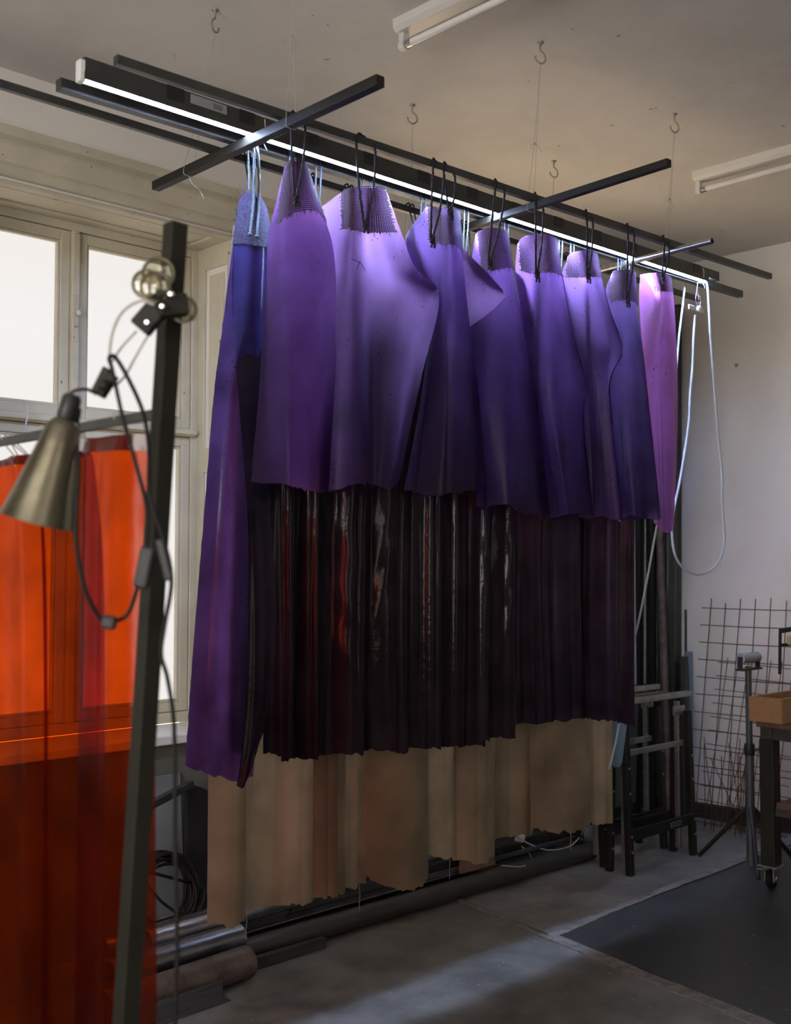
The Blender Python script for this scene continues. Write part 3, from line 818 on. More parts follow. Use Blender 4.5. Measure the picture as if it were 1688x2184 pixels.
LIL = [latex('lilac_latex_%d' % k, (0.010 + .002 * (k % 3), 0.008 + .0015 * (k % 3), 0.013 + .002 * (k % 3)), tuple(q * [1.5, 1.5, 1.45, 1.65, 1.65, 1.65, 1.7, 1.25][k] for q in t), .30, .12, .9, .22, seed=3.7 * k, fwd=.62, fr_rough=.6)
       for k, t in enumerate([(0.34, 0.145, 0.45), (0.42, 0.235, 0.53), (0.21, 0.11, 0.36), (0.25, 0.125, 0.41), (0.24, 0.12, 0.41), (0.28, 0.155, 0.44), (0.25, 0.155, 0.44), (0.38, 0.13, 0.40)])]
LEAF = latex('folded_double_latex', (0.014, 0.011, 0.019), (0.10, 0.045, 0.13), .30, .16, .8, .22, seed=2.2, fwd=.5, fr_rough=.6)
FRONT = [
 dict(cols=[[(598,395,2.94),(574,500,2.94),(566,620,2.95),(556,800,2.95),(546,920,2.95),(535,1030,2.94)],
            [(612,350,2.87),(600,470,2.85),(594,620,2.84),(590,800,2.83),(586,920,2.83),(578,1031,2.84)],
            [(634,342,2.85),(638,450,2.83),(645,620,2.81),(646,800,2.80),(642,920,2.80),(636,1040,2.80)],
            [(652,352,2.86),(672,450,2.85),(694,600,2.83),(700,780,2.85),(694,900,2.86),(686,1050,2.86)],
            [(660,372,2.92),(698,480,2.91),(724,585,2.90),(742,760,2.93),(748,900,2.93),(745,1048,2.92)]],
      patch=(.20, .97, -.0, .20), rope=(628, 420, 628), spread=.03,
      label='leftmost lilac sheet of the front row, dark hem and a narrow gauze collar'),
 dict(cols=[[(655,466,3.00),(662,520,3.00),(680,580,2.99),(700,660,2.98),(718,800,2.96),(722,1045,2.93)],
            [(726,412,2.89),(727,490,2.87),(724,570,2.86),(721,650,2.85),(716,800,2.84),(705,1046,2.84)],
            [(755,401,2.85),(754,490,2.83),(752,570,2.82),(752,650,2.82),(750,800,2.81),(744,1036,2.81)],
            [(782,398,2.86),(778,495,2.88),(779,570,2.90),(781,650,2.905),(783,800,2.90),(789,1032,2.88)],
            [(806,400,2.86),(818,495,2.85),(838,570,2.845),(862,650,2.84),(845,800,2.85),(822,1042,2.86)],
            [(824,404,2.90),(856,495,2.90),(888,575,2.89),(938,632,2.86),(901,800,2.89),(850,1035,2.91)]],
      patch=(.22, .93, 0.0, .20), rope=(777, 478, 772), spread=.045,
      label='broad pale lilac sheet with a pointed fold jutting out at its right'),
 dict(cols=[[(905,446,2.97),(866,508,3.00),(880,565,3.00),(912,622,2.97),(905,800,2.97),(862,1046,2.95)],
            [(916,440,2.90),(920,515,2.89),(929,572,2.875),(938,628,2.865),(922,800,2.90),(892,1050,2.88)],
            [(940,446,2.86),(944,525,2.85),(946,600,2.84),(944,700,2.84),(940,850,2.84),(930,1056,2.84)],
            [(962,441,2.83),(966,525,2.825),(971,600,2.82),(977,700,2.81),(984,850,2.81),(990,1050,2.81)],
            [(981,450,2.90),(988,540,2.90),(998,640,2.88),(1010,740,2.875),(1026,870,2.87),(1046,1032,2.86)]],
      patch=(.24, .99, 0.0, .19), rope=(919, 510, 927), spread=.03, rope2=(958, 452, 950),
      label='dark bodied sheet with a pale turned back left edge, hung by two ropes'),
 dict(cols=[[(1014,502,2.99),(1004,585,2.99),(1004,690,2.98),(1010,770,2.96),(1019,860,2.94),(1016,1080,2.92)],
            [(1022,494,2.90),(1034,580,2.885),(1036,690,2.87),(1029,780,2.87),(1024,870,2.87),(1040,1080,2.86)],
            [(1046,488,2.86),(1055,580,2.845),(1062,690,2.84),(1065,800,2.83),(1066,900,2.825),(1070,1076,2.82)],
            [(1072,490,2.85),(1084,575,2.835),(1098,690,2.83),(1106,800,2.83),(1115,900,2.825),(1126,1096,2.82)],
            [(1084,498,2.90),(1096,580,2.90),(1115,690,2.89),(1136,800,2.885),(1151,920,2.875),(1176,1110,2.865)]],
      patch=(.22, .99, 0.0, .19), rope=(1042, 558, 1058), spread=.03,
      label='lilac sheet with a pale triangular flap folded over its left side'),
 dict(cols=[[(1104,520,2.99),(1100,580,2.99),(1112,670,2.98),(1128,775,2.96),(1141,880,2.94),(1165,1100,2.92)],
            [(1120,504,2.91),(1134,590,2.93),(1144,680,2.94),(1149,775,2.93),(1156,880,2.91),(1180,1105,2.88)],
            [(1150,500,2.86),(1155,590,2.85),(1152,680,2.845),(1149,775,2.845),(1156,880,2.845),(1192,1100,2.845)],
            [(1174,502,2.84),(1180,590,2.825),(1186,680,2.82),(1192,780,2.81),(1202,900,2.81),(1222,1096,2.81)],
            [(1190,512,2.90),(1202,600,2.90),(1222,710,2.89),(1250,822,2.865),(1244,900,2.885),(1268,1100,2.885)]],
      patch=(.10, .97, 0.0, .18), rope=(1143, 585, 1142), spread=.026,
      label='sheet with a bright slit down its middle under a ragged gauze collar'),
 dict(cols=[[(1212,546,2.97),(1195,600,2.99),(1201,660,2.98),(1222,740,2.95),(1246,815,2.90),(1238,1105,2.92)],
            [(1225,538,2.90),(1236,600,2.90),(1247,660,2.90),(1252,740,2.90),(1257,815,2.89),(1266,1105,2.875)],
            [(1245,535,2.86),(1255,600,2.855),(1259,660,2.85),(1262,740,2.845),(1266,815,2.84),(1290,1100,2.84)],
            [(1262,536,2.86),(1274,600,2.84),(1285,660,2.83),(1296,740,2.825),(1290,835,2.82),(1312,1112,2.82)],
            [(1275,542,2.90),(1285,600,2.90),(1302,665,2.885),(1328,748,2.845),(1300,840,2.865),(1337,1110,2.87)]],
      patch=(.08, .97, 0.0, .17), rope=(1252, 588, 1250), spread=.022,
      label='twisted sheet with a pointed flap at its right and split gauze collar'),
 dict(cols=[[(1304,586,2.99),(1292,625,2.99),(1290,700,2.98),(1278,800,2.96),(1272,905,2.95),(1302,1106,2.92)],
            [(1309,579,2.91),(1306,655,2.895),(1310,720,2.885),(1302,800,2.885),(1302,905,2.875),(1322,1106,2.87)],
            [(1328,577,2.86),(1330,655,2.845),(1335,740,2.835),(1340,840,2.83),(1345,950,2.825),(1351,1100,2.82)],
            [(1349,578,2.85),(1354,660,2.84),(1362,740,2.83),(1370,840,2.82),(1378,950,2.815),(1386,1106,2.81)],
            [(1356,584,2.90),(1361,665,2.90),(1371,740,2.89),(1382,840,2.88),(1395,960,2.87),(1410,1106,2.865)]],
      patch=(.20, .99, 0.0, .16), rope=(1336, 640, 1338), spread=.025,
      label='blue violet pleated sheet, second from the right in the front row'),
 dict(cols=[[(1366,586,2.99),(1364,640,2.99),(1369,720,2.98),(1374,790,2.97),(1384,900,2.965),(1396,1112,2.95)],
            [(1384,583,2.93),(1396,640,2.93),(1386,720,2.91),(1378,790,2.91),(1389,900,2.905),(1404,1124,2.905)],
            [(1401,582,2.87),(1411,640,2.86),(1406,720,2.85),(1401,790,2.855),(1406,900,2.865),(1416,1133,2.875)],
            [(1420,585,2.86),(1426,640,2.85),(1429,720,2.84),(1431,800,2.84),(1430,920,2.85),(1428,1133,2.865)],
            [(1432,592,2.90),(1438,640,2.90),(1443,720,2.90),(1446,800,2.90),(1446,920,2.90),(1439,1118,2.92)]],
      patch=(.30, .99, 0.0, .14), rope=(1412, 592, 1414), spread=.022,
      label='rightmost lilac sheet of the front row, glowing magenta towards its rounded hem'),
]
for k, s in enumerate(FRONT):
    S = surf(s['cols'])
    c = S(.5, 1.0)
    root = thing('latex_sheet', (c.x, c.y, c.z), s['label'], 'latex sheet', 'lilac sheets of the front row')
    grid_mesh(S, 56, 64, pleats(3.4, .024 if k not in (1, 7) else .013, 11 + k, .34), .012, k, .003).build('sheet', LIL[k], root, smooth=True)
    va = [.17, .21, .11, .15, .19, .18, .20, None][k]
    if va is not None:      # the sheet is folded over the rope: its back leaf closes it behind like a cone
        def leaf(a_, t, S=S, va=va, k=k):
            v = va + .025 * math.sin(a_ * 5 + k) + (.985 - va) * t
            p = S(1, min(v, 1)) * (1 - a_) + S(0, min(v, 1)) * a_
            p.y += (2.972 - p.y) * math.sin(math.pi * a_) ** .5 + .004 * math.sin(a_ * 9 + k)
            return p
        grid_mesh(leaf, 28, 36, None, .008, k + 50).build('back_leaf', LEAF, root, smooth=True)
    u0, u1, v0, v1 = s['patch']
    gauze(S, u0, u1, v0, v1, root, 40 + k)
    for nm in ('rope', 'rope2'):
        if nm in s:
            bx, by, rx = s[nm]
            b = U(bx, by, Y=2.815)
            rp = U(rx, 300, Y=FBY)
            # the rail point right above
            x = rp.x
            for _ in range(6):
                q = front_rail(x)
                pr = q - CAM
                ppx = W / 2 + F * pr.dot(RGT) / pr.dot(FWD)
                x += (rx - ppx) / F * pr.dot(FWD) / RGT.x
            rope_loop(root, front_rail(x), b, s['spread'], M['rope'])
    if k == 3:      # triangular flap folded over the left side
        tri = [[(984,525,2.90),(988,560,2.87),(994,620,2.855),(1003,696,2.85)],
               [(1010,552,2.86),(1014,580,2.835),(1020,625,2.825),(1030,678,2.83)],
               [(1040,582,2.84),(1043,600,2.82),(1047,628,2.815),(1056,657,2.82)],
               [(1072,618,2.82),(1074,623,2.812),(1076,628,2.81),(1079,632,2.81)]]
        T = surf(tri)
        grid_mesh(T, 24, 24).build('folded_flap', LIL[1], root, smooth=True)
    if k == 1:      # crossed stitches on the face
        st = MB()
        for pts in ([(750,553),(762,557),(772,564),(779,578)], [(769,558),(765,566),(763,573)]):
            st.tube(smooth_path([U(a, b, Y=2.79) for a, b in pts], 10), .0011, 5)
        st.build('stitch', M['rope'], root, smooth=True)

# dark purple long sheets and tan sheets behind them
DARK = [latex('aubergine_latex_%d' % k, r if not k else tuple(q * .6 for q in r), t if not k else tuple(q * .6 for q in t), 0.15, .24, sp, .45, seed=9 + 2.3 * k) for k, (r, t, sp) in enumerate([
    ((0.020, 0.019, 0.080), (0.14, 0.045, 0.18), .9), ((0.022, 0.016, 0.026), (0.030, 0.010, 0.030), .7), ((0.020, 0.014, 0.020), (0.036, 0.012, 0.020), .6),
    ((0.018, 0.013, 0.018), (0.032, 0.011, 0.022), .6), ((0.020, 0.014, 0.022), (0.040, 0.014, 0.028), .6), ((0.022, 0.015, 0.026), (0.055, 0.018, 0.045), .6)])]
TAN = [latex('tan_latex_%d' % k, (r[0] * .72, r[1] * .77, r[2] * .82), (t[0] * .85, t[1] * .93, t[2] * .98), .45, .35, .45, .28, seed=31 + 3.1 * k) for k, (r, t) in enumerate([
    ((0.20, 0.145, 0.095), (0.20, 0.135, 0.08)), ((0.26, 0.19, 0.125), (0.30, 0.215, 0.14)), ((0.17, 0.12, 0.075), (0.17, 0.115, 0.065))])]

def top_ropes(root, pts, rail, mat, r=.0032):
    b = MB()
    for q in pts:
        for s in (-1, 1):
            x = q.x + .012 * s
            b.tube(smooth_path([q + Vector((.004 * s, -.006, -.03)), q + Vector((.008 * s, -.006, .03)), Vector((x, rail(x).y - .02, rail(x).z - .03)), Vector((x, rail(x).y - .01, rail(x).z + .022)), Vector((x, rail(x).y + .012, rail(x).z + .022))], 26), r, 8, twist=240, lobes=3, amp=.2)
    return b.build('rope_loop', mat, root, smooth=True)

# the blue violet strip at the left end, fully in view
cols = [[(512,428,3.095),(497,522,3.105),(474,700,3.125),(455,850,3.135),(436,1080,3.145),(410,1400,3.155),(394,1632,3.165)],
        [(522,414,3.075),(518,522,3.065),(505,700,3.075),(492,850,3.085),(476,1080,3.085),(456,1400,3.085),(446,1652,3.095)],
        [(538,411,3.055),(540,525,3.045),(530,700,3.055),(512,850,3.095),(500,1080,3.105),(490,1400,3.115),(486,1660,3.125)],
        [(554,420,3.060),(562,528,3.055),(556,700,3.065),(545,850,3.075),(530,1080,3.105),(515,1400,3.115),(508,1668,3.125)],
        [(568,445,3.095),(580,530,3.105),(578,700,3.125),(568,850,3.135),(560,1080,3.155),(555,1400,3.175),(540,1655,3.175)]]
S = surf(cols)
c = S(.5, 1)
root = thing('latex_sheet', (c.x, c.y, c.z), 'blue violet strip at the left end with a fuzzy textile collar', 'latex sheet', 'dark sheets of the middle row')
grid_mesh(S, 56, 90, pleats(1.2, .010, 5, .3), .014, 21, .003).build('sheet', DARK[0], root, smooth=True)
grid_mesh(lambda a, t: S(.50 + .48 * a, .36 + .60 * t) + Vector((.004, .03 + .01 * math.sin(5 * a + 3 * t), 0)), 20, 40, None, .01, 33).build('back_leaf', DARK[2], root, smooth=True)
b = MB()          # textile collar wrapped over the top
n, m = 26, 16
for j in range(m + 1):
    for i in range(n + 1):
        u, v = i / n, .165 * j / m
        b.v.append(S(u, v) + normal(S, u, v) * .004 + Vector((0, 0, .004 * noise.noise(Vector((i * .9, j * .2, 3))) if j == m else 0)))
for j in range(m):
    for i in range(n):
        o = j * (n + 1) + i; b.f.append((o, o + 1, o + n + 2, o + n + 1))
col = b.build('textile_collar', M['felt'], root, smooth=True)
fr = MB(); r = random.Random(3)
for k in range(40):
    if k < 12: u, v = r.uniform(0, .5), .0
    elif k < 26: u, v = 0.0, r.uniform(.0, .15)
    else: u, v = r.random(), .165
    p = S(u, v) + normal(S, u, v) * .004
    L = r.uniform(.01, .045) if k < 12 else r.uniform(.004, .012)
    d = Vector((r.uniform(-.8, .1), 0, r.uniform(.1, 1))) if k < 12 else (Vector((-1, 0, r.uniform(-.3, .3))) if k < 26 else Vector((r.uniform(-.5, .5), -.2, -1)))
    d.normalize()
    fr.tube(smooth_path([p, p + d * L * .5 + Vector((0, 0, .004)), p + d * L], 5), .0007, 4)
fr.build('frayed_threads', M['felt'], col)['kind'] = 'stuff'
rp = MB()
for px, top, bot in ((541, 298, (533, 500)), (549, 300, (548, 505))):
    t = U(px, top, Y=3.03); q = U(bot[0], bot[1], Y=3.03)
    mid = U((px + bot[0]) / 2 + 4, 425, Y=3.045)
    rp.tube(smooth_path([Vector((t.x, back_rail(t.x).y + .015, ZB + .038)), Vector((t.x, back_rail(t.x).y - .019, ZB + .036)), t - Vector((0, 0, .03)), mid, q], 40), .0046, 9, twist=260, lobes=3, amp=.2)
    rp.ball(q, .009, 10, (1, 1, .8))
rp.build('rope_loop', M['rope_white'], root, smooth=True)

def folds(n, amp, seed, swag=0):
    r = random.Random(seed)
    ph = [r.uniform(0, 6.28) for _ in range(5)]
    f1, f2 = n * r.uniform(.5, .7), n * r.uniform(1.0, 1.3)
    def d_(u, v):
        k = min(1.0, v / .15) * (.55 + .45 * v)
        uu = u + .035 * math.sin(2.6 * v + ph[2]) + .012 * math.sin(7 * v + ph[3])
        s1 = math.sin(2 * math.pi * f1 * uu + ph[0]); s2 = math.sin(2 * math.pi * f2 * uu + ph[1])
        w = .75 * s1 + .35 * (1 - 2 * abs(s2) ** .6) * (.4 + .6 * math.sin(3.1 * v + ph[4]) ** 2)
        o = amp * k * w * max(min(1, u / .07, (1 - u) / .07), .3)
        if swag:
            x = (u - .5) * 2
            for q in range(5):
                c = .52 + q * .085 - .20 * x * x * (1 + .1 * q)
                o -= .0045 * math.exp(-((v - c) / .020) ** 2) * max(0, 1 - x * x) ** .5
        return Vector((0, o, 0))
    return d_

def long_sheet(px0, px1, py0, py1, Y, mat, label, group, npl, amp, seed, ztop=2.80, rope=None, rail=None, narrow=.5, bulge=0.0, rag=.014, left_pt=None, cat='latex sheet', lean=0.0, curl=0.0, swag=0):
    a = U(px0, py0, Y=Y); b = U(px1, py1, Y=Y)
    xc, hw = (a.x + b.x) / 2, (b.x - a.x) / 2
    zs = [0.0, .06, .16, .35, .6, .82, 1.0]
    wf = [narrow, narrow + .25 * (1 - narrow), narrow + .7 * (1 - narrow), .97, 1.0, 1.0, 1.0]
    G = []
    nc = 7
    for i in range(nc):
        u = i / (nc - 1)
        zb = a.z + (b.z - a.z) * u - curl * math.sin(math.pi * u)
        colm = []
        for t, wv in zip(zs, wf):
            x = xc + hw * wv * (2 * u - 1) + lean * (1 - t)
            zt = ztop - .03 * abs(2 * u - 1)
            y = Y - bulge * math.sin(math.pi * u) + (.02 * math.cos(u * 9 + seed) * (t > .1)) * (0 if bulge else 1)
            y += (1 - t) ** 3 * ((rail(x).y if rail else Y) - Y)
            colm.append(Vector((x, y, zt + (zb - zt) * t)))
        G.append(colm)
    S = wsurf(G)
    c = S(.5, 1)
    root = thing('latex_sheet', (c.x, c.y, c.z), label, cat, group)
    grid_mesh(S, 72, 72, folds(npl, amp, seed, swag), rag, seed, .002).build('sheet', mat, root, smooth=True)
    if rope is not None:
        top_ropes(root, [S(.35, 0.0), S(.65, 0.0)] if hw > .2 else [S(.5, 0.0)], rail, rope)
    return root, S

gD = 'dark sheets of the middle row'
DD = [
 (556, 640, 1605, 1620, 3.135, 1, 'narrow near black sheet right of the blue violet strip, hem slit over the tan sheets', 1.6, .020, M['rope_white']),
 (596, 700, 1624, 1612, 3.15, 2, 'near black pleated sheet below the leftmost lilac sheet', 3.0, .030, M['rope_blue']),
 (668, 842, 1612, 1600, 3.135, 2, 'glossy black brown sheet with sagging folds under the broad pale sheet', 2.6, .040, M['rope_blue']),
 (826, 915, 1606, 1594, 3.155, 3, 'narrow glossy black sheet with hard vertical folds beside the sagging one', 1.8, .030, M['rope_blue']),
 (898, 1028, 1597, 1590, 3.15, 3, 'glossy black pleated sheet in the middle of the dark row', 3.2, .030, M['rope_white']),
 (1012, 1098, 1584, 1574, 3.135, 3, 'narrow black brown sheet, third from the right in the dark row', 2.0, .026, M['rope_blue']),
 (1092, 1256, 1548, 1531, 3.15, 4, 'black brown sheet with pinkish lit streaks, second from the right in the dark row', 3.2, .030, M['rope_white']),
 (1244, 1360, 1530, 1546, 3.135, 5, 'rightmost aubergine sheet of the dark row with a violet edge', 2.4, .026, M['rope_blue']),
]
for k, (a, b, ya, yb, Y, mi, lab, npl, amp, rope) in enumerate(DD):
    long_sheet(a, b, ya, yb, Y, DARK[mi], lab, gD, npl, amp, 60 + k, rope=rope, rail=back_rail, swag=k in (2, 5))
# narrow hanging tongue with a pointed tip
pts = [[(526,1060,3.051),(530,1300,3.047),(524,1500,3.043),(512,1640,3.039),(506,1677,3.039)], [(545,1060,3.047),(552,1300,3.039),(548,1500,3.035),(528,1640,3.035),(513,1681,3.035)], [(575,1060,3.055),(590,1300,3.047),(575,1500,3.043),(545,1612,3.043),(521,1676,3.039)]]
S = surf(pts); c = S(.5, 1)
# it hangs from the rail by its own long upper part
up = U(545, 1060, Y=3.05)
G = [[Vector((up.x - .05, 3.10, 2.80)), Vector((up.x - .07, 3.09, 2.45))] + [U(*p[:2], Y=p[2]) for p in pts[0]],
     [Vector((up.x, 3.09, 2.82)), Vector((up.x, 3.07, 2.45))] + [U(*p[:2], Y=p[2]) for p in pts[1]],
     [Vector((up.x + .05, 3.10, 2.80)), Vector((up.x + .07, 3.09, 2.45))] + [U(*p[:2], Y=p[2]) for p in pts[2]]]
S = wsurf(G)
root = thing('latex_sheet', (c.x, c.y, c.z), 'narrow black tongue ending in a point over the tan sheets', 'latex sheet', gD)
grid_mesh(S, 24, 60, pleats(1.5, .01, 3, .2), .01, 8, .003).build('sheet', DARK[1], root, smooth=True)
top_ropes(root, [S(.5, 0)], back_rail, M['rope_white'])

gT = 'tan sheets of the back row'
def rear_rail(x): return Vector((x, RRY, ZB + .013))
TT = [
 (442, 524, 1966, 1948, 3.315, 0, 'leftmost tan sheet hanging lowest, rolled like a tube', .8, .006, .05, .02, None),
 (516, 690, 1945, 1915, 3.370, 1, 'wide pale tan sheet with ragged hem beside the lowest one', 1.6, .022, 0, .0, M['rope_blue']),
 (668, 738, 1912, 1908, 3.335, 2, 'narrow tan sheet third from the left in the back row', 1.2, .012, .02, .0, None),
 (732, 782, 1893, 1885, 3.395, 1, 'narrow pale tan sheet with a curled tab at its hem', 1.0, .012, 0, .01, M['rope_blue']),
 (780, 914, 1868, 1868, 3.305, 2, 'tan sheet with a rounded hem in the middle of the back row', .7, .006, .07, .045, M['rope_blue']),
 (908, 978, 1822, 1812, 3.370, 1, 'tan sheet with a pale tab and a thread below its hem', .9, .008, .035, .02, None),
 (966, 1056, 1835, 1826, 3.345, 0, 'brown tan sheet above the cardboard piece', 1.2, .012, .03, .015, M['rope_blue']),
 (1046, 1142, 1790, 1776, 3.395, 2, 'dim brown tan sheet above the white plug', 1.4, .014, .0, .0, None),
 (1133, 1260, 1768, 1756, 3.325, 0, 'broad golden tan sheet second from the right in the back row', .8, .008, .045, .02, M['rope_blue']),
 (1250, 1310, 1754, 1758, 3.380, 1, 'palest cream tan sheet at the right end beside the trestles', 1.0, .010, .0, .0, M['rope_blue']),
]
for k, (a, b, ya, yb, Y, mi, lab, npl, amp, bl, curl, rope) in enumerate(TT):
    rt, S = long_sheet(a, b, ya, yb, Y, TAN[mi], lab, gT, npl, amp, 90 + k, ztop=2.84, rope=rope or M['rope'], rail=rear_rail, bulge=bl, rag=.016, curl=curl, narrow=.6)
    if k in (0, 3, 5, 8):     # loose thread or curled tab at the hem
        p = S(.95 if k == 0 else .5, 1.0)
        t = MB().tube(smooth_path([p + Vector((0, -.004, .02)), p + Vector((.004, -.006, -.02)), p + Vector((-.002, -.008, -.05)), p + Vector((.003, -.006, -.085))], 12), .0012, 5)
        t.build('loose_thread', M['string'], rt, smooth=True)

# ------------------------------------------------------------------ orange sheets in front on the left
ORX = 1.21
ORANGE = latex('orange_latex', (0.010, 0.001, 0.0003), (0.08, 0.007, 0.0004), .22, .2, .15, .35, clear=(0.45, 0.042, 0.001), seed=4)
root = thing('display_stand', (1.15, 2.4, 0), 'dark square steel stand in front of the window, out of focus', 'stand')
pt, pb = U(375, 478, Y=1.89), U(268, 2184, Y=1.89)
pfloor = pt + (pb - pt) * ((pt.z) / (pt.z - pb.z))
MB().bar(pfloor, pt, .036, .036, (0, 1, 0)).build('post', M['steel_olive'], root, bevel=.002)
q0 = U(332, 884, Y=1.90)
MB().bar((q0.x, 1.90, q0.z), (q0.x, 3.02, q0.z), .016, .020).build('top_rail', M['steel_dark'], root, bevel=.002)
MB().bar((q0.x - .08, 3.02, 0), (q0.x, 3.02, q0.z + .3), .036, .036, (0, 1, 0)).build('post', M['steel_olive'], root, bevel=.002)
MB().bar((pfloor.x - .3, pfloor.y, .018), (pfloor.x + .3, pfloor.y, .018), .036, .036).build('foot', M['steel_olive'], root, bevel=.002)
MB().bar((q0.x - .38, 3.02, .018), (q0.x + .22, 3.02, .018), .036, .036).build('foot', M['steel_olive'], root, bevel=.002)
def usurf(cols):
    return wsurf([[U(px, py, X=x) for (px, py, x) in c] for c in cols])
OR = [
 (dict(x0=[(168, 938), (160, 1000), (156, 1200), (150, 1500), (146, 1800), (142, 2184), (138, 2480)],
       x1=[(304, 924), (301, 1000), (299, 1200), (299, 1500), (299, 1800), (300, 2184), (300, 2480)]), 1.22, 'translucent orange sheet beside the dark post with a dark red hem'),
 (dict(x0=[(60, 985), (62, 1020), (70, 1200), (74, 1500), (72, 1800), (68, 2184), (66, 2480)],
       x1=[(176, 960), (186, 1000), (204, 1200), (207, 1500), (207, 1800), (207, 2184), (207, 2480)]), 1.255, 'translucent orange sheet hanging behind the lamp shade'),
 (dict(x0=[(-70, 995), (-75, 1020), (-80, 1200), (-84, 1500), (-84, 1800), (-84, 2184), (-84, 2480)],
       x1=[(64, 968), (74, 1020), (90, 1200), (95, 1500), (97, 1800), (100, 2184), (102, 2480)]), 1.225, 'translucent orange sheet cut off by the left edge'),
]
for k, (e, x, lab) in enumerate(OR):
    G = []
    for i in range(7):
        u = i / 6
        cc = []
        for j in range(7):
            a = U(*e['x0'][j], X=x); b = U(*e['x1'][j], X=x)
            p = a + (b - a) * u
            p.x += .022 * math.sin(u * 7.5 + k * 2) * (.35 + .1 * j) + (.02 if i in (0, 6) else 0)
            cc.append(p)
        G.append(cc)
    S = wsurf(G); c = S(.5, 1)
    rt = thing('orange_sheet', (c.x, c.y, c.z), lab, 'latex sheet', 'orange sheets on the steel frame')
    grid_mesh(S, 40, 50, None, .01, k).build('sheet', ORANGE, rt, smooth=True)
    hm = grid_mesh(lambda u, v: S(u, v * .10) + Vector((-.006 - .004 * math.sin(u * 9), 0, 0)), 30, 6)
    hm.build('hem', M['orange_hem'], rt, smooth=True)
    h = MB()
    for uu in (.15, .85):
        p = S(uu, .02); top = Vector((q0.x, p.y, q0.z + .012))
        h.tube(smooth_path([p + Vector((-.008, 0, -.02)), p + Vector((-.008, 0, .0)), (p + top) * .5 + Vector((-.012, 0, 0)), top + Vector((-.012, 0, .0)), top + Vector((0, 0, .004)), top + Vector((.012, 0, -.01)), p + Vector((.008, 0, -.01))], 26), .0016, 6)
    h.build('hanging_loop', M['string'], rt, smooth=True)

# clamp lamp
LD = 2.03
a = U(141, 893, D=LD); b = U(80, 1112, D=LD)
axis = (b - a).normalized(); L = (b - a).length
root = thing('clamp_lamp', (b.x, b.y, b.z - .03), 'brushed metal clamp lamp with a conical shade hanging on the frame', 'lamp')
prof = [(.010, -.004), (.016, 0), (.022, .004), (.030, L * .08), (.036, L * .25), (.046, L * .5), (.056, L * .75), (.0655, L * .96), (.068, L), (.066, L), (.0635, L * .96), (.054, L * .75), (.044, L * .5), (.034, L * .25), (.026, L * .1), (.006, L * .06)]
MB().lathe(a, axis, prof, 40).build('shade', M['shade'], root, smooth='auto')
MB().lathe(a - axis * .045, axis, [(0, -.002), (.012, 0), (.017, .006), (.018, .04), (.013, .052)], 24).build('socket', M['black_plastic'], root, smooth='auto')
bulb = MB().ball(a + axis * L * .45, .028, 16)
bulb.build('bulb', M['tube_glass'], root, smooth=True)
cl = MB()          # small clamp above the shade
for p, q, wd in (((206, 838), (232, 786), .016), ((214, 846), (244, 800), .014)):
    cl.bar(U(*p, D=2.12), U(*q, D=2.12), wd, .03, FWD)
cl.ball(U(222, 822, D=2.10), .012, 10)
cl.build('clamp', M['steel_olive'], root, bevel=.002)
cb = MB()
cb.tube(smooth_path([a - axis * .045, U(132, 862, D=LD), U(150, 838, D=LD + .02), U(182, 830, D=LD + .05), U(206, 840, D=2.10)], 30), .0035, 8)
cb.build('gooseneck', M['cord_brown'], root, smooth=True)
cb = MB()
cb.tube(smooth_path([a - axis * .02 + Vector((.02, 0, 0)), U(162, 930, D=LD), U(167, 1000, D=LD - .02), U(162, 1100, D=LD - .03), U(164, 1170, D=LD - .03), U(182, 1258, D=LD - .02), U(212, 1316, D=LD), U(232, 1330, D=LD + .01)], 50), .0042, 8)
cb.tube(smooth_path([U(240, 1328, D=LD + .02), U(272, 1310, D=LD + .02), U(292, 1258, D=LD + .01), U(300, 1215, D=LD), U(312, 1160, D=LD), U(312, 1080, D=LD), U(290, 990, D=LD), U(262, 890, D=LD + .02), U(240, 790, D=LD + .04), U(233, 765, D=LD + .05), U(246, 762, D=LD + .06), U(275, 810, D=LD + .06), U(306, 882, D=LD + .07), U(318, 960, D=LD + .04), U(320, 1060, D=LD), U(352, 1160, D=LD), U(366, 1240, D=LD), U(352, 1330, D=LD), U(344, 1395, D=LD), U(358, 1450, D=LD), U(372, 1560, D=LD), U(374, 1800, D=LD), U(378, 2000, D=LD), U(374, 2184, D=LD), U(372, 2330, D=LD)], 170), .0040, 8)
cb.build('cable', M['cord_black'], root, smooth=True)
sw = MB().bar(U(218, 1325, D=LD), U(248, 1330, D=LD), .024, .020, FWD)
sw.build('cable_switch', M['black_plastic'], root, bevel=.005)
sw = MB().bar(U(318, 1165, D=LD - .01), U(300, 1255, D=LD - .01), .027, .022, FWD)
sw.build('transformer', M['black_plastic'], root, bevel=.006)
pl = MB().bar(U(340, 1150, D=LD - .02), U(362, 1238, D=LD - .02), .016, .014, FWD)
pl.build('plug', M['black_plastic'], root, bevel=.004)

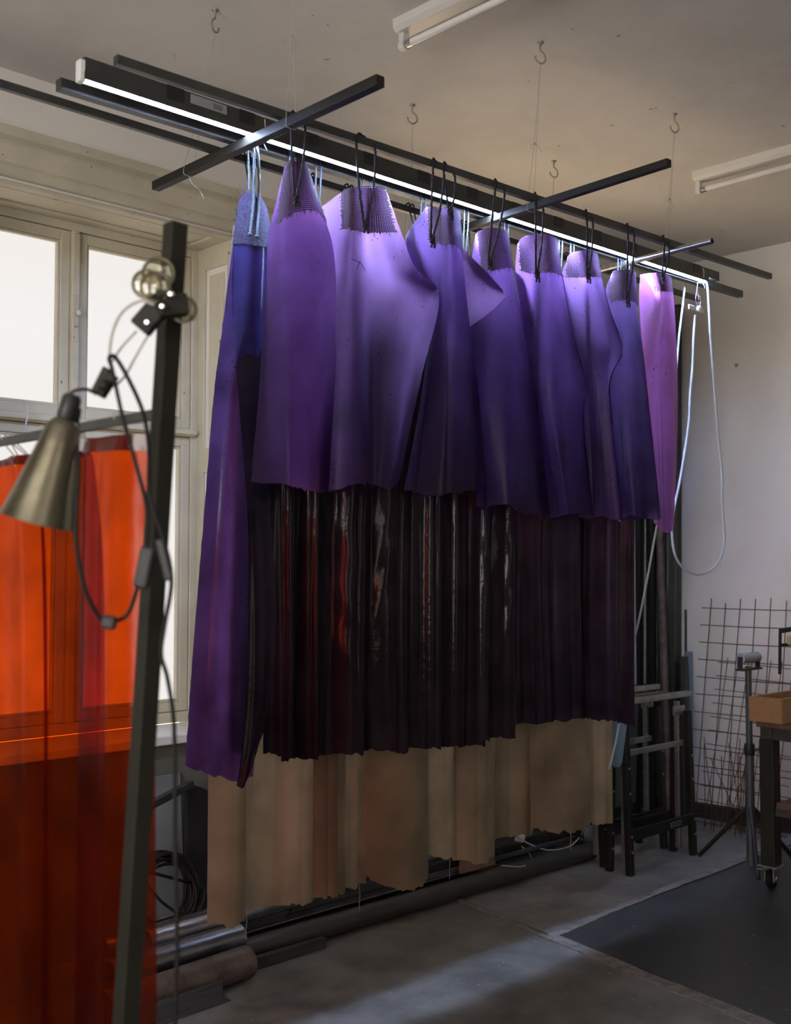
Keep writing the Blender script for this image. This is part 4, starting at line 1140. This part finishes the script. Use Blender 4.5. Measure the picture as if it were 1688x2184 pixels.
# clamp with clear round knobs on the post
root = thing('post_clamp', tuple(U(345, 690, D=2.15)), 'metal clamp with clear round knobs gripping the post', 'clamp')
body = MB()
body.bar(U(298, 702, D=2.13), U(352, 640, D=2.13), .042, .03, FWD)
body.bar(U(335, 655, D=2.12), U(400, 650, D=2.14), .040, .035, FWD)
body.build('clamp_body', M['steel_olive'], root, bevel=.004)
for (px, py, rr, dd) in ((313, 606, .026, 2.15), (338, 584, .030, 2.18), (332, 612, .027, 2.11), (392, 660, .024, 2.16)):
    c = U(px, py, D=dd)
    MB().lathe(c - FWD * .012, FWD, [(0, -.004), (rr * .7, -.004), (rr, 0), (rr, .02), (rr * .7, .025), (0, .025)], 24).build('knob', M['clear_plastic'], root, smooth='auto')
    # a rim that reads round
    MB().tube([c + (RGT * math.cos(t) + UPV * math.sin(t)) * rr for t in [i * 2 * math.pi / 24 for i in range(24)]], .003, 6, closed=True).build('knob_rim', M['shade'], root, smooth=True)
for (px, py) in ((314, 688), (346, 654), (364, 628)):
    c = U(px, py, D=2.09)
    MB().lathe(c + FWD * .006, -FWD, [(.006, 0), (.006, .008), (.003, .012), (0, .012)], 12).build('rivet', M['chrome'], root, smooth='auto')
wr = MB()
wr.tube(smooth_path([U(330, 650, D=2.1), U(300, 642, D=2.1), U(262, 665, D=2.1), U(240, 710, D=2.1), U(232, 770, D=2.1)], 26), .0028, 7)
wr.tube(smooth_path([U(292, 706, D=2.12), U(262, 738, D=2.12), U(238, 772, D=2.12)], 8), .0024, 7)
wr.tube(smooth_path([U(318, 712, D=2.14), U(290, 760, D=2.14), U(268, 800, D=2.14), U(244, 826, D=2.13)], 12), .0024, 7)
wr.build('wire', M['string'], root, smooth=True)

# sling of pale string on the window stay
tag(MB().tube(smooth_path([U(57, 866, Y=4.5), U(58, 890, Y=4.5), U(52, 918, Y=4.5)], 10), .004, 6).build('cord_stub', M['cord_white'], smooth=True), 'short pale cord hanging from the transom of the cream window', 'cord')

# ------------------------------------------------------------------ steel stock lying along the wall
gP = 'steel stock on the floor'
def xat(px, y, z):        # X where the photo column px meets the line (y, z)
    r = ray(px, 1500)
    # solve in plan: lateral/forward ratio
    k = (px - W / 2) / F
    a = RGT.x - k * FWD.x; b = RGT.y - k * FWD.y
    return (k * FWD.z * (z - CZ) - b * y) / a
def stock_pipe(px0, px1, y, z, r, mat, label, dy=0.0, hollow=True):
    x0 = xat(px0, y, z); x1 = xat(px1, y + dy, z)
    b = MB().pipe((x0, y, z), (x1, y + dy, z), r, min(.004, r * .3), 24)
    return tag(b.build('steel_pipe', mat, smooth='auto'), label, 'pipe', gP)
def stock_bar(px0, px1, y, z, wd, ht, mat, label, name='steel_bar', dy=0.0):
    x0 = xat(px0, y, z); x1 = xat(px1, y + dy, z)
    b = MB().bar((x0, y, z), (x1, y + dy, z), wd, ht)
    return tag(b.build(name, mat, bevel=.0015), label, 'metal bar', gP)
def stock_tube(px0, px1, y, z, wd, ht, mat, label, dy=0.0):
    x0 = xat(px0, y, z); x1 = xat(px1, y + dy, z); b = MB(); t = .003
    for s in (-1, 1):
        b.bar((x0, y + s * (wd / 2 - t / 2), z), (x1, y + dy + s * (wd / 2 - t / 2), z), t, ht)
        b.bar((x0, y, z + s * (ht / 2 - t / 2)), (x1, y + dy, z + s * (ht / 2 - t / 2)), wd, t)
    return tag(b.build('square_tube', mat), label, 'metal tube', gP)
def stock_angle(px0, px1, y, z, w, h, mat, label, dy=0.0):
    x0 = xat(px0, y, z); x1 = xat(px1, y + dy, z); t = .004
    prof = [(-w, 0), (0, 0), (0, h), (-t, h), (-t, t), (-w, t)]
    b = MB().prism(prof, (x0, y, z), (x1, y + dy, z), (0, 1, 0), (0, 0, 1))
    return tag(b.build('steel_angle', mat), label, 'metal angle', gP)
stock_angle(230, 474, 3.53, .0, .055, .065, M['steel_blue'], 'short steel angle lying nearest on the floor', .02)
stock_pipe(225, 527, 3.60, .062, .062, M['steel_rust'], 'thick rusty pipe ending on the open floor', .05)
stock_tube(300, 690, 3.705, .022, .04, .04, M['steel_dark'], 'square tube poking out behind the rusty pipe', .01)
stock_pipe(515, 1262, 3.80, .046, .046, M['steel_dark'], 'long black pipe along the front of the stack', .0)
stock_pipe(230, 508, 3.755, .115, .056, M['steel_blue'], 'bluish pipe lying on top behind the rusty one', .03)
stock_bar(486, 1000, 3.875, .100, .085, .006, M['steel_blue'], 'flat steel bar lying on the stack, near end showing', 'flat_bar', .02)
stock_bar(560, 1180, 3.95, .085, .06, .012, M['steel_blue'], 'flat steel bar behind the first one', 'flat_bar')
stock_tube(616, 1100, 3.93, .125, .045, .040, M['steel_dark'], 'square steel tube with an open dark near end', .02)
stock_pipe(312, 664, 3.86, .165, .043, M['steel_raw'], 'shiny open ended tube on top of the stack', .06)
stock_pipe(220, 470, 3.93, .150, .040, M['steel_raw'], 'shiny tube behind the open ended one', .04)
stock_pipe(655, 960, 3.99, .150, .045, M['steel_blue'], 'dark tube continuing behind the hanging tan hem', .02)
stock_pipe(260, 560, 4.04, .150, .012, M['steel_raw'], 'thin steel rod at the rear of the stack', .03)
stock_pipe(240, 420, 4.00, .175, .010, M['steel_raw'], 'thin short steel rod at the rear left', .05)
stock_bar(1040, 1240, 4.02, .11, .05, .05, M['steel_dark'], 'dark square bar behind the white plug')
stock_pipe(1170, 1275, 3.97, .19, .014, M['zinc'], 'short pale rod next to the trestle legs')
stock_bar(880, 1240, 3.87, .115, .02, .02, M['steel_blue'], 'thin square bar on top of the black pipe', dy=-.01)
# timber bearers under the stock
stock_bar(240, 1230, 3.96, .035, .22, .07, M['steel_dark'], 'bundle of dark flat stock under the other bars', 'steel_plank')
stock_bar(260, 1230, 4.13, .05, .11, .10, M['steel_dark'], 'dark beam against the wall behind the stack', 'steel_beam')

# coil of cable, boards against the wall
c = U(352, 1902, Y=4.02)
root = thing('cable_coil', (c.x, 4.02, c.z - .16), 'coil of black cable leaning on the stock below the window', 'cable coil')
r = random.Random(5)
co = MB(); pts = []
turns = 9
for i in range(turns * 36 + 1):
    t = i / 36
    a = t * 2 * math.pi
    R = .118 + .022 * math.sin(t * 2.3) + .012 * (t % 3)
    pts.append(Vector((c.x + math.cos(a) * R * 1.05 + .01 * math.sin(t), 4.02 + .035 * math.sin(t * 1.7) + .03 * math.sin(a), c.z + math.sin(a) * R + .012 * math.cos(t * 2.1))))
co.tube(pts, .0065, 7)
co.tube(smooth_path([pts[0], U(300, 1860, Y=3.98), U(340, 1918, Y=3.96), U(378, 1950, Y=3.95), U(392, 1990, Y=3.92)], 20), .0065, 7)
co.build('cable', M['cord_black'], root, smooth=True)
x0 = xat(318, 4.24, .5); x1 = xat(392, 4.24, .5)
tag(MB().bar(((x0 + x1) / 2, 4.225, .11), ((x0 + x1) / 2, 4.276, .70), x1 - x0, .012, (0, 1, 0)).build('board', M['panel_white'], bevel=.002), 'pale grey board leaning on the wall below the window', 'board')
x2 = xat(470, 4.2, .4)
b = MB(); n = 20; prof = []
for i in range(n + 1):
    t = i / n
    prof.append((t * .30, .42 + .16 * math.cos(t * 1.9) - .02))
prof = [(0, .0)] + prof + [(.30, 0)]
b.prism([(s, u) for s, u in prof], (xat(393, 4.2, .4), 4.18, .1), (xat(393, 4.2, .4), 4.205, .1), (1, 0, 0), (0, 0, 1))
tag(b.build('black_panel', M['panel_dark'], bevel=.002), 'black board with a curved top edge behind the lowest tan sheet', 'board')
tag(MB().bar(U(312, 1722, Y=4.02), U(408, 1672, Y=4.16), .03, .03).build('steel_bar', M['steel_dark'], bevel=.002), 'dark bar leaning diagonally below the window sill', 'metal bar')
tag(MB().prism([(-.13, 0), (.13, 0), (.09, .20), (-.05, .21)], (xat(1000, 3.9, .15), 3.83, .10), (xat(1000, 3.9, .15), 3.85, .10), (1, 0, 0), (0, .25, .97)).build('cardboard_piece', M['cardboard'], bevel=.001), 'brown cardboard piece lying on the pipes behind the tan hems', 'cardboard')
# plug with its white lead
p = U(1110, 1788, Y=3.95)
root = thing('power_plug', (p.x, p.y, p.z - .03), 'white plug with a looping pale lead on the pipes', 'plug')
MB().lathe(p, (.3, -.6, .7), [(0, -.03), (.016, -.028), (.024, -.012), (.026, .006), (.018, .022), (.008, .03), (0, .031)], 20).build('plug_body', M['white_plastic'], root, smooth=True)
MB().box(p.x - .17, p.x - .02, p.y - .03, p.y + .03, p.z - .055, p.z - .012).build('socket_strip', M['black_plastic'], root, bevel=.006)
ld = MB().tube(smooth_path([p, U(1100, 1782, Y=3.93), U(1130, 1800, Y=3.88), U(1172, 1813, Y=3.84), U(1215, 1805, Y=3.82), U(1240, 1780, Y=3.80), U(1248, 1750, Y=3.80)], 40), .0035, 7)
ld.build('lead', M['cord_white'], root, smooth=True)
MB().tube(smooth_path([U(1105, 1800, Y=3.94), U(1125, 1815, Y=3.88), U(1134, 1835, Y=3.80), U(1115, 1848, Y=3.765), U(1070, 1846, Y=3.775)], 30), .003, 7).build('lead', M['cord_white'], root, smooth=True)

# ------------------------------------------------------------------ folding trestles at the right
def trestle(xa, xb, y, dep, label, gp, zb=.90):
    root = thing('folding_trestle', ((xa + xb) / 2, y + dep / 2, 0), label, 'trestle', gp)
    yb = y + dep
    for x in (xa, xb):
        for yy, s in ((y, -1), (yb, 1)):
            lg = MB().bar((x, yy, 0), (x, y + dep / 2 + s * dep * .30, .80), .036, .036, (1, 0, 0)).build('leg', M['black'], root, bevel=.004)
            for z in (.12, .2, .42, .55):
                t = z / .8; yy2 = yy + (y + dep / 2 + s * dep * .30 - yy) * t
                MB().lathe((x, yy2 - .018, z), (0, -1, 0), [(.007, 0), (.007, .003), (.003, .005), (0, .005)], 10).build('rivet', M['zinc'], lg)
        # blue grey side plate between the legs
        xs_ = x - .022
        if x == xa: MB().prism([(-.07, .80), (.07, .80), (.035, .58), (.018, .555), (-.018, .555), (-.035, .58)], (xs_, y + dep / 2, 0), (xs_ + .004, y + dep / 2, 0), (0, 1, 0), (0, 0, 1)).build('side_plate', M['blue_plate'], root, bevel=.001)
        # inner perforated riser
        xi = x + (.045 if x == xa else -.045)
        rs = MB().bar((xi, y + dep / 2, .04), (xi, y + dep / 2, zb - .035), .028, .020, (1, 0, 0)).build('riser', M['zinc'], root, bevel=.002)
        for k in range(12):
            MB().lathe((xi, y + dep / 2 - .0145, .30 + k * .045), (0, -1, 0), [(.0045, 0), (.0045, .0006), (0, .0006)], 10).build('hole', M['gap'], rs)
        br = MB().bar((xi - .055, y + dep / 2 - .012, zb - .085), (xi + .055, y + dep / 2 - .012, zb - .085), .012, .050).build('bracket', M['zinc'], root, bevel=.002)
        for s in (-.035, .035):
            MB().lathe((xi + s, y + dep / 2 - .018, zb - .09), (0, -1, 0), [(.009, 0), (.008, .005), (.003, .007), (0, .007)], 12).build('bolt', M['chrome'], br, smooth='auto')
    ym = y + dep / 2
    MB().bar((xa - .06, ym, zb), (xb + .08, ym, zb), .040, .030).build('top_beam', M['zinc'], root, bevel=.003)
    MB().bar((xa, ym - .02, .62), (xb - .03, ym - .02, .62), .022, .030).build('stretcher', M['zinc'], root, bevel=.003)
    lo = MB().bar((xa, y - .004, .205), (xb, y - .004, .205), .020, .058).build('lower_beam', M['black'], root, bevel=.004)
    lb_ = MB().bar((xa + .36, y - .0155, .205), (xa + .47, y - .0155, .205), .001, .028).build('label_plate', M['print'], lo)
    bb_ = MB()
    for k in range(5):
        bb_.bar((xa + .375 + k * .019, y - .0165, .205), (xa + .384 + k * .019, y - .0165, .205), .0006, .016)
    bb_.build('worn_print', M['black'], lb_)
    MB().bar((xa, yb + .004, .205), (xb, yb + .004, .205), .020, .058).build('lower_beam', M['black'], root, bevel=.004)
    return root
fl_ = U(1345, 1868, Z=0); fr_ = U(1489, 1826, Z=0)
trestle(fl_.x, fr_.x, fl_.y, .13, 'black folding trestle with galvanised beams standing in front', 'folding trestles', .885)
trestle(fl_.x + .05, fr_.x + .02, fl_.y + .20, .17, 'black folding trestle half hidden behind the other one', 'folding trestles', .905)
tag(MB().bar((fr_.x - .35, fl_.y + .24, .86), (fr_.x + .12, fl_.y + .24, .86), .05, .05).build('wooden_batten', M['wood_dark'], bevel=.008), 'brown wooden batten lying across the trestles', 'batten')

# long bars and pipes standing in the corner
gC = 'stock standing in the corner'
def standing(pxb, pyb, pxt, pyt, X, r, mat, label, kind='round', Xt=None):
    a = U(pxb, 1600, X=X); b = U(pxt, pyt, X=Xt or X)
    a.z = 0.0; a = Vector((a.x, a.y, 0.0)); 
    a.x = X
    if kind == 'round':
        o = MB().pipe(a, b, r, .003, 18).build('standing_pipe', mat, smooth='auto')
    else:
        o = MB().bar(a, b, r * 2, r * 2, (1, 0, 0)).build('standing_bar', mat, bevel=.002)
    return tag(o, label, 'metal bar', gC)
standing(1444, 0, 1447, 650, 6.49, .018, M['steel_dark'], 'tall dark bar in the corner reaching up beside the rightmost sheet', 'square')
standing(1433, 0, 1438, 655, 6.38, .022, M['steel_dark'], 'tall dark bar just left of the outermost one', 'square')
standing(1426, 0, 1402, 900, 6.28, .026, M['steel_rust'], 'worn shiny pipe slanting in the corner', 'round', 6.40)
standing(1412, 0, 1412, 760, 6.48, .030, M['steel_dark'], 'thick dark pipe behind the slanting worn one')
standing(1392, 0, 1390, 820, 6.45, .026, M['steel_olive'], 'olive pipe left of the slanting worn one')
standing(1376, 0, 1376, 860, 6.48, .020, M['steel_raw'], 'grey tube at the left of the corner stock')
standing(1362, 0, 1364, 900, 6.38, .022, M['steel_olive'], 'olive bar showing past the edge of the dark sheets', 'square')
standing(1452, 0, 1452, 1412, 6.40, .020, M['black'], 'short black bar at the foot of the tall corner bars', 'square')
standing(1462, 0, 1463, 1300, 6.47, .006, M['black'], 'thin black rod between the corner stock and the wire mesh')
standing(1470, 0, 1470, 1390, 6.46, .016, M['blue_plate'], 'short bluish bar at the right of the corner stock', 'square')
standing(1462, 0, 1460, 1400, 6.36, .018, M['steel_dark'], 'short dark bar in front of the thin rod', 'square')

# wire mesh panels leaning on the wall
def mesh_panel(corner_b, corner_t, nu, nv, du, dv, label, r=.0028, dirY=-1, skew=0.0):
    """du, dv: spacing; corner points are the left edge at floor and top"""
    b = Vector(corner_b); t = Vector(corner_t)
    up = (t - b).normalized(); L = (t - b).length
    sd = Vector((0, dirY, skew))
    root = thing('wire_mesh', tuple(b), label, 'wire mesh', 'wire mesh panels on the wall')
    rr = random.Random(nu * 7)
    for i in range(nu):
        p = b + sd * (i * du + .03); e = rr.uniform(-.02, .03)
        w_ = [0, .3, .6, 1]
        MB().tube(smooth_path([p + up * (L * k) + Vector((rr.uniform(-.004, .004), rr.uniform(-.006, .006), 0)) for k in w_[:-1]] + [p + up * (L + e)], 8), r, 6).build('wire', M['mesh_wire'], root, smooth=True)
    for j in range(nv):
        p = t - up * (j * dv + .05)
        if p.z < .02: break
        e = rr.uniform(-.02, .03)
        MB().tube(smooth_path([p + sd * (-.03) + Vector((-.006, 0, 0)), p + sd * (du * nu * .5) + Vector((-.006, 0, rr.uniform(-.006, .006))), p + sd * (du * nu + .03 + e) + Vector((-.006, 0, 0))], 6), r, 6).build('wire', M['mesh_wire'], root, smooth=True)
    return root
t1 = U(1509, 1280, X=6.50); b1 = Vector((6.24, t1.y - .02, .004))
mesh_panel(b1, t1, 6, 13, .102, .110, 'tall rusty wire mesh panel leaning on the wall', .003)
t2 = U(1545, 1396, X=6.44); b2 = Vector((6.22, t2.y + .06, .004))
mesh_panel(b2, t2, 7, 13, .072, .085, 'smaller bent wire mesh panel in front of the tall one', .0026, -1, -.03)
root = thing('rebar_scraps', tuple(U(1560, 1735, Z=0)), 'tangle of thin rusty rods stuck in the wire mesh', 'rods')
rr = random.Random(2)
for k in range(12):
    p = U(rr.uniform(1500, 1590), 1600, X=6.24); q = U(rr.uniform(1500, 1600), rr.uniform(1540, 1640), X=6.34)
    MB().tube([Vector((6.24, p.y, .01 + rr.random() * .03)) , q], .0026, 6).build('rod', M['mesh_wire'], root, smooth=True)

# roller stand
bs = U(1603, 1845, Z=0.02)
root = thing('roller_stand', (bs.x, bs.y, 0), 'dark tripod roller stand beside the workbench', 'roller stand')
tp = U(1606, 1420, Y=bs.y)
MB().pipe((bs.x, bs.y, .02), (bs.x, bs.y, .62), .023, .003, 18).build('lower_tube', M['steel_dark'], root, smooth='auto')
MB().pipe((bs.x, bs.y, .55), (bs.x, bs.y, tp.z), .017, .003, 18).build('upper_tube', M['steel_dark'], root, smooth='auto')
MB().lathe((bs.x, bs.y, .60), (0, 0, 1), [(.026, 0), (.028, .01), (.028, .05), (.024, .06)], 18).build('collar', M['black'], root, smooth='auto')
cr_ = MB().tube(smooth_path([(bs.x, bs.y - .02, .63), (bs.x + .02, bs.y - .06, .63), (bs.x + .02, bs.y - .065, .60), (bs.x + .015, bs.y - .07, .50)], 16), .007, 8)
cr_.build('clamp_handle', M['black'], root, smooth=True)
for (dx, dy) in ((-.02, .30), (.28, -.10), (-.22, -.16)):
    MB().tube([(bs.x, bs.y, .34), (bs.x + dx, bs.y + dy, .02)], .012, 10).build('leg', M['steel_olive'], root, smooth='auto')
ro = MB().tube([(bs.x - .08, bs.y, tp.z + .045), (bs.x + .10, bs.y, tp.z + .045)], .027, 20).build('roller', M['zinc_roller'] if 'zinc_roller' in M else M['panel_white'], root, smooth='auto')
MB().box(bs.x - .086, bs.x - .080, bs.y - .014, bs.y + .014, tp.z - .02, tp.z + .055).box(bs.x + .10, bs.x + .106, bs.y - .014, bs.y + .014, tp.z - .02, tp.z + .055).box(bs.x - .09, bs.x + .11, bs.y - .025, bs.y + .025, tp.z - .02, tp.z - .01).build('roller_bracket', M['black'], root, bevel=.002)

M['bench_paint'] = principled('dark_green_black_paint', (0.013, 0.013, 0.010), 0.6, col2=(0.019, 0.019, 0.015), scale=6, spec=0.3)
# workbench on castors
lg = U(1646, 1842, Z=.12)
BXa, BYa = lg.x, lg.y
BT = .80
root = thing('workbench', (BXa + .35, BYa - .5, 0), 'dark steel workbench on castors at the right edge', 'workbench')
for (dx, dy) in ((0, 0), (.62, 0), (0, -1.1), (.62, -1.1)):
    MB().bar((BXa + dx, BYa + dy, .115), (BXa + dx, BYa + dy, BT - .06), .075, .075, (1, 0, 0)).build('leg', M['bench_paint'], root, bevel=.004)
    x, y = BXa + dx, BYa + dy
    ca = MB().box(x - .05, x + .05, y - .05, y + .05, .108, .115).build('castor', M['zinc'], root, bevel=.002)
    MB().box(x - .028, x + .028, y - .026, y - .020, .035, .108).box(x - .028, x + .028, y + .020, y + .026, .035, .108).build('castor_fork', M['zinc'], ca, bevel=.002)
    MB().lathe((x, y - .016, .044), (0, 1, 0), [(0, 0), (.012, 0), (.034, .002), (.044, .006), (.044, .026), (.034, .030), (.012, .032), (0, .032)], 28).build('castor_wheel', M['black'], ca, smooth='auto')
    MB().lathe((x, y - .030, .044), (0, 1, 0), [(0, 0), (.010, 0), (.016, .004), (.016, .012)], 18).build('wheel_hub', M['chrome'], ca, smooth='auto')
    MB().bar((x - .11, y + .005, .11), (x - .02, y + .005, .10), .03, .008).build('castor_brake', M['chrome'], ca, bevel=.002)
fm = MB().box(BXa - .0375, BXa + .6575, BYa - .03, BYa + .03, BT - .06, BT).box(BXa - .0375, BXa + .6575, BYa - 1.13, BYa - 1.07, BT - .06, BT)
fm.box(BXa - .03, BXa + .03, BYa - 1.07, BYa - .03, BT - .06, BT).box(BXa + .59, BXa + .65, BYa - 1.07, BYa - .03, BT - .06, BT)
fm.build('top_frame', M['steel_dark'], root, bevel=.002)
MB().box(BXa - .05, BXa + .68, BYa - 1.15, BYa + .045, BT, BT + .025).build('bench_top', M['wood_dark'], root, bevel=.003)
MB().box(BXa - .02, BXa + .64, BYa - 1.1, BYa - .04, .40, .43).build('lower_shelf', M['wood_dark'], root, bevel=.003)
MB().box(BXa - .02, BXa + .64, BYa - .06, BYa - .03, .365, .40).box(BXa - .03, BXa, BYa - 1.1, BYa - .04, .365, .40).build('shelf_beam', M['steel_dark'], root, bevel=.002)
# open wooden box on the bench
c1 = U(1668, 1524, Z=BT + .028)
bx = BXa - .06
by = U(1668, 1500, X=bx).y
w1 = BYa + .075
root = thing('wooden_box', (bx + .2, (by + w1) / 2, BT + .025), 'open brown wooden box on the corner of the workbench', 'box')
zt = BT + .025 + .125
for nm, args in (('board', (bx, bx + .016, by, w1, BT + .026, zt)), ('board', (bx + .016, bx + .44, by, by + .014, BT + .026, zt)), ('board', (bx + .016, bx + .44, w1 - .014, w1, BT + .026, zt)),
                 ('board', (bx + .426, bx + .44, by + .014, w1 - .014, BT + .026, zt)), ('board', (bx + .016, bx + .426, by + .014, w1 - .014, BT + .026, BT + .036))):
    MB().box(*args).build(nm, M['wood'], root, bevel=.002)
# pale drawers stacked on the shelf
for k in range(3):
    z0 = .431 + k * .108
    rt = thing('storage_drawer', (BXa + .28, BYa - .3, z0), ['lowest of three pale wooden drawers under the workbench', 'middle of three pale wooden drawers under the workbench', 'topmost of three pale wooden drawers under the workbench'][k], 'drawer', 'drawers under the bench')
    MB().box(BXa + .13, BXa + .55, BYa - .55, BYa - .10, z0, z0 + .104).build('drawer_body', M['card'], rt, bevel=.002)
    MB().box(BXa + .118, BXa + .13, BYa - .56, BYa - .09, z0 + .002, z0 + .103).build('drawer_front', M['card'], rt, bevel=.003)
tag(MB().box(BXa + .2, BXa + .5, BYa - .5, BYa - .16, .757, .789).build('dark_tray', M['wood_dark'], bevel=.003), 'dark flat tray on top of the pale drawers', 'tray')
# bar clamp mounted above the bench
cx = BXa + .10
def bc_(px, py): return U(px, py, X=cx)
root = thing('bar_clamp', tuple(bc_(1670, 1470)), 'black bar clamp standing up at the right edge above the bench', 'clamp')
MB().bar(bc_(1664, 1346), bc_(1720, 1337), .018, .024).build('clamp_arm', M['black'], root, bevel=.003)
MB().bar(bc_(1664, 1376), bc_(1720, 1372), .014, .016).build('clamp_jaw', M['black'], root, bevel=.003)
MB().bar(bc_(1665, 1342), bc_(1664, 1438), .013, .013).build('clamp_bar', M['steel_olive'], root, bevel=.002)
MB().lathe(bc_(1686, 1356), (0, 0, -1), [(0, 0), (.014, 0), (.016, .01), (.016, .035), (.010, .045), (0, .045)], 16).build('clamp_pad', M['card'], root, smooth='auto')
MB().bar(bc_(1712, 1345), Vector((bc_(1712, 1345).x, bc_(1712, 1345).y, BT + .025)), .02, .012).build('clamp_rail', M['steel_dark'], root, bevel=.002)
tag(MB().box(cx + .02, cx + .08, bc_(1685, 1400).y - .12, bc_(1685, 1400).y, BT + .026, bc_(1685, 1392).z).build('blue_canister', M['blue'], bevel=.012), 'blue container behind the bar clamp at the right edge', 'container')

# white cords at the right end of the tube
e0 = lp(1.0, .013)
cw = [(1497, 594), (1508, 600), (1512, 640), (1515, 700), (1521, 780), (1527, 860), (1534, 940), (1541, 1010), (1541, 1060), (1544, 1110), (1546, 1150), (1538, 1190), (1516, 1217), (1488, 1225), (1460, 1213), (1441, 1185), (1434, 1140), (1437, 1095), (1450, 1030), (1461, 965), (1470, 900), (1473, 840), (1478, 780), (1480, 720), (1484, 672)]
root = thing('hanging_cable', tuple(U(1488, 1225, Y=LY1)), 'white cord hanging in a long loop from the right end of the tube', 'cord')
MB().tube(smooth_path([e0] + [U(px, py, Y=LY1 - .01) for px, py in cw], 140), .0062, 9).build('cord', M['cord_white'], root, smooth=True)
bp_ = U(1487, 659, Y=LY1 - .012)
tb = MB().box(bp_.x - .075, bp_.x + .06, bp_.y - .004, bp_.y + .004, bp_.z - .011, bp_.z + .011).build('terminal_block', M['white_plastic'], root, bevel=.002)
MB().lathe(bp_ - Vector((0, .006, 0)), (0, -1, 0), [(.014, 0), (.014, .014), (.006, .018), (0, .018)], 14).build('cap', M['white_plastic'], tb, smooth='auto')
for mt, dx, off in (('blue_wire', -.012, -.03), ('copper', .004, .01), ('cord_white', .016, .03)):
    MB().tube(smooth_path([U(1489, 602, Y=LY1 - .01), U(1488, 622, Y=LY1 - .01) + Vector((dx * .4, 0, 0)), bp_ + Vector((dx * 1.6, -.006, .05)), bp_ + Vector((dx, -.008, .01))], 14), .0016, 6).build('wire', M[mt], root, smooth=True)
tag(MB().tube(smooth_path([U(1462, 596, Y=3.10), U(1458, 640, Y=3.11), U(1452, 690, Y=3.12), U(1447, 740, Y=3.13), U(1440, 830, Y=3.14), U(1425, 1000, Y=3.16), U(1400, 1130, Y=3.2), U(1384, 1220, Y=3.24), U(1362, 1330, Y=3.3), U(1340, 1420, Y=3.35), U(1318, 1560, Y=3.36), U(1300, 1640, Y=3.36)], 70), .0055, 8).build('cord', M['cord_white'], smooth=True),
    'pale cord running down behind the rightmost sheet towards the trestles', 'cord')
tag(MB().lathe(U(1571, 779, X=6.528), (-1, 0, 0), [(.012, -.002), (.012, .002), (0, .003)], 14).build('wall_plug', M['hook']), 'small brown plug spot on the off white wall', 'wall plug')
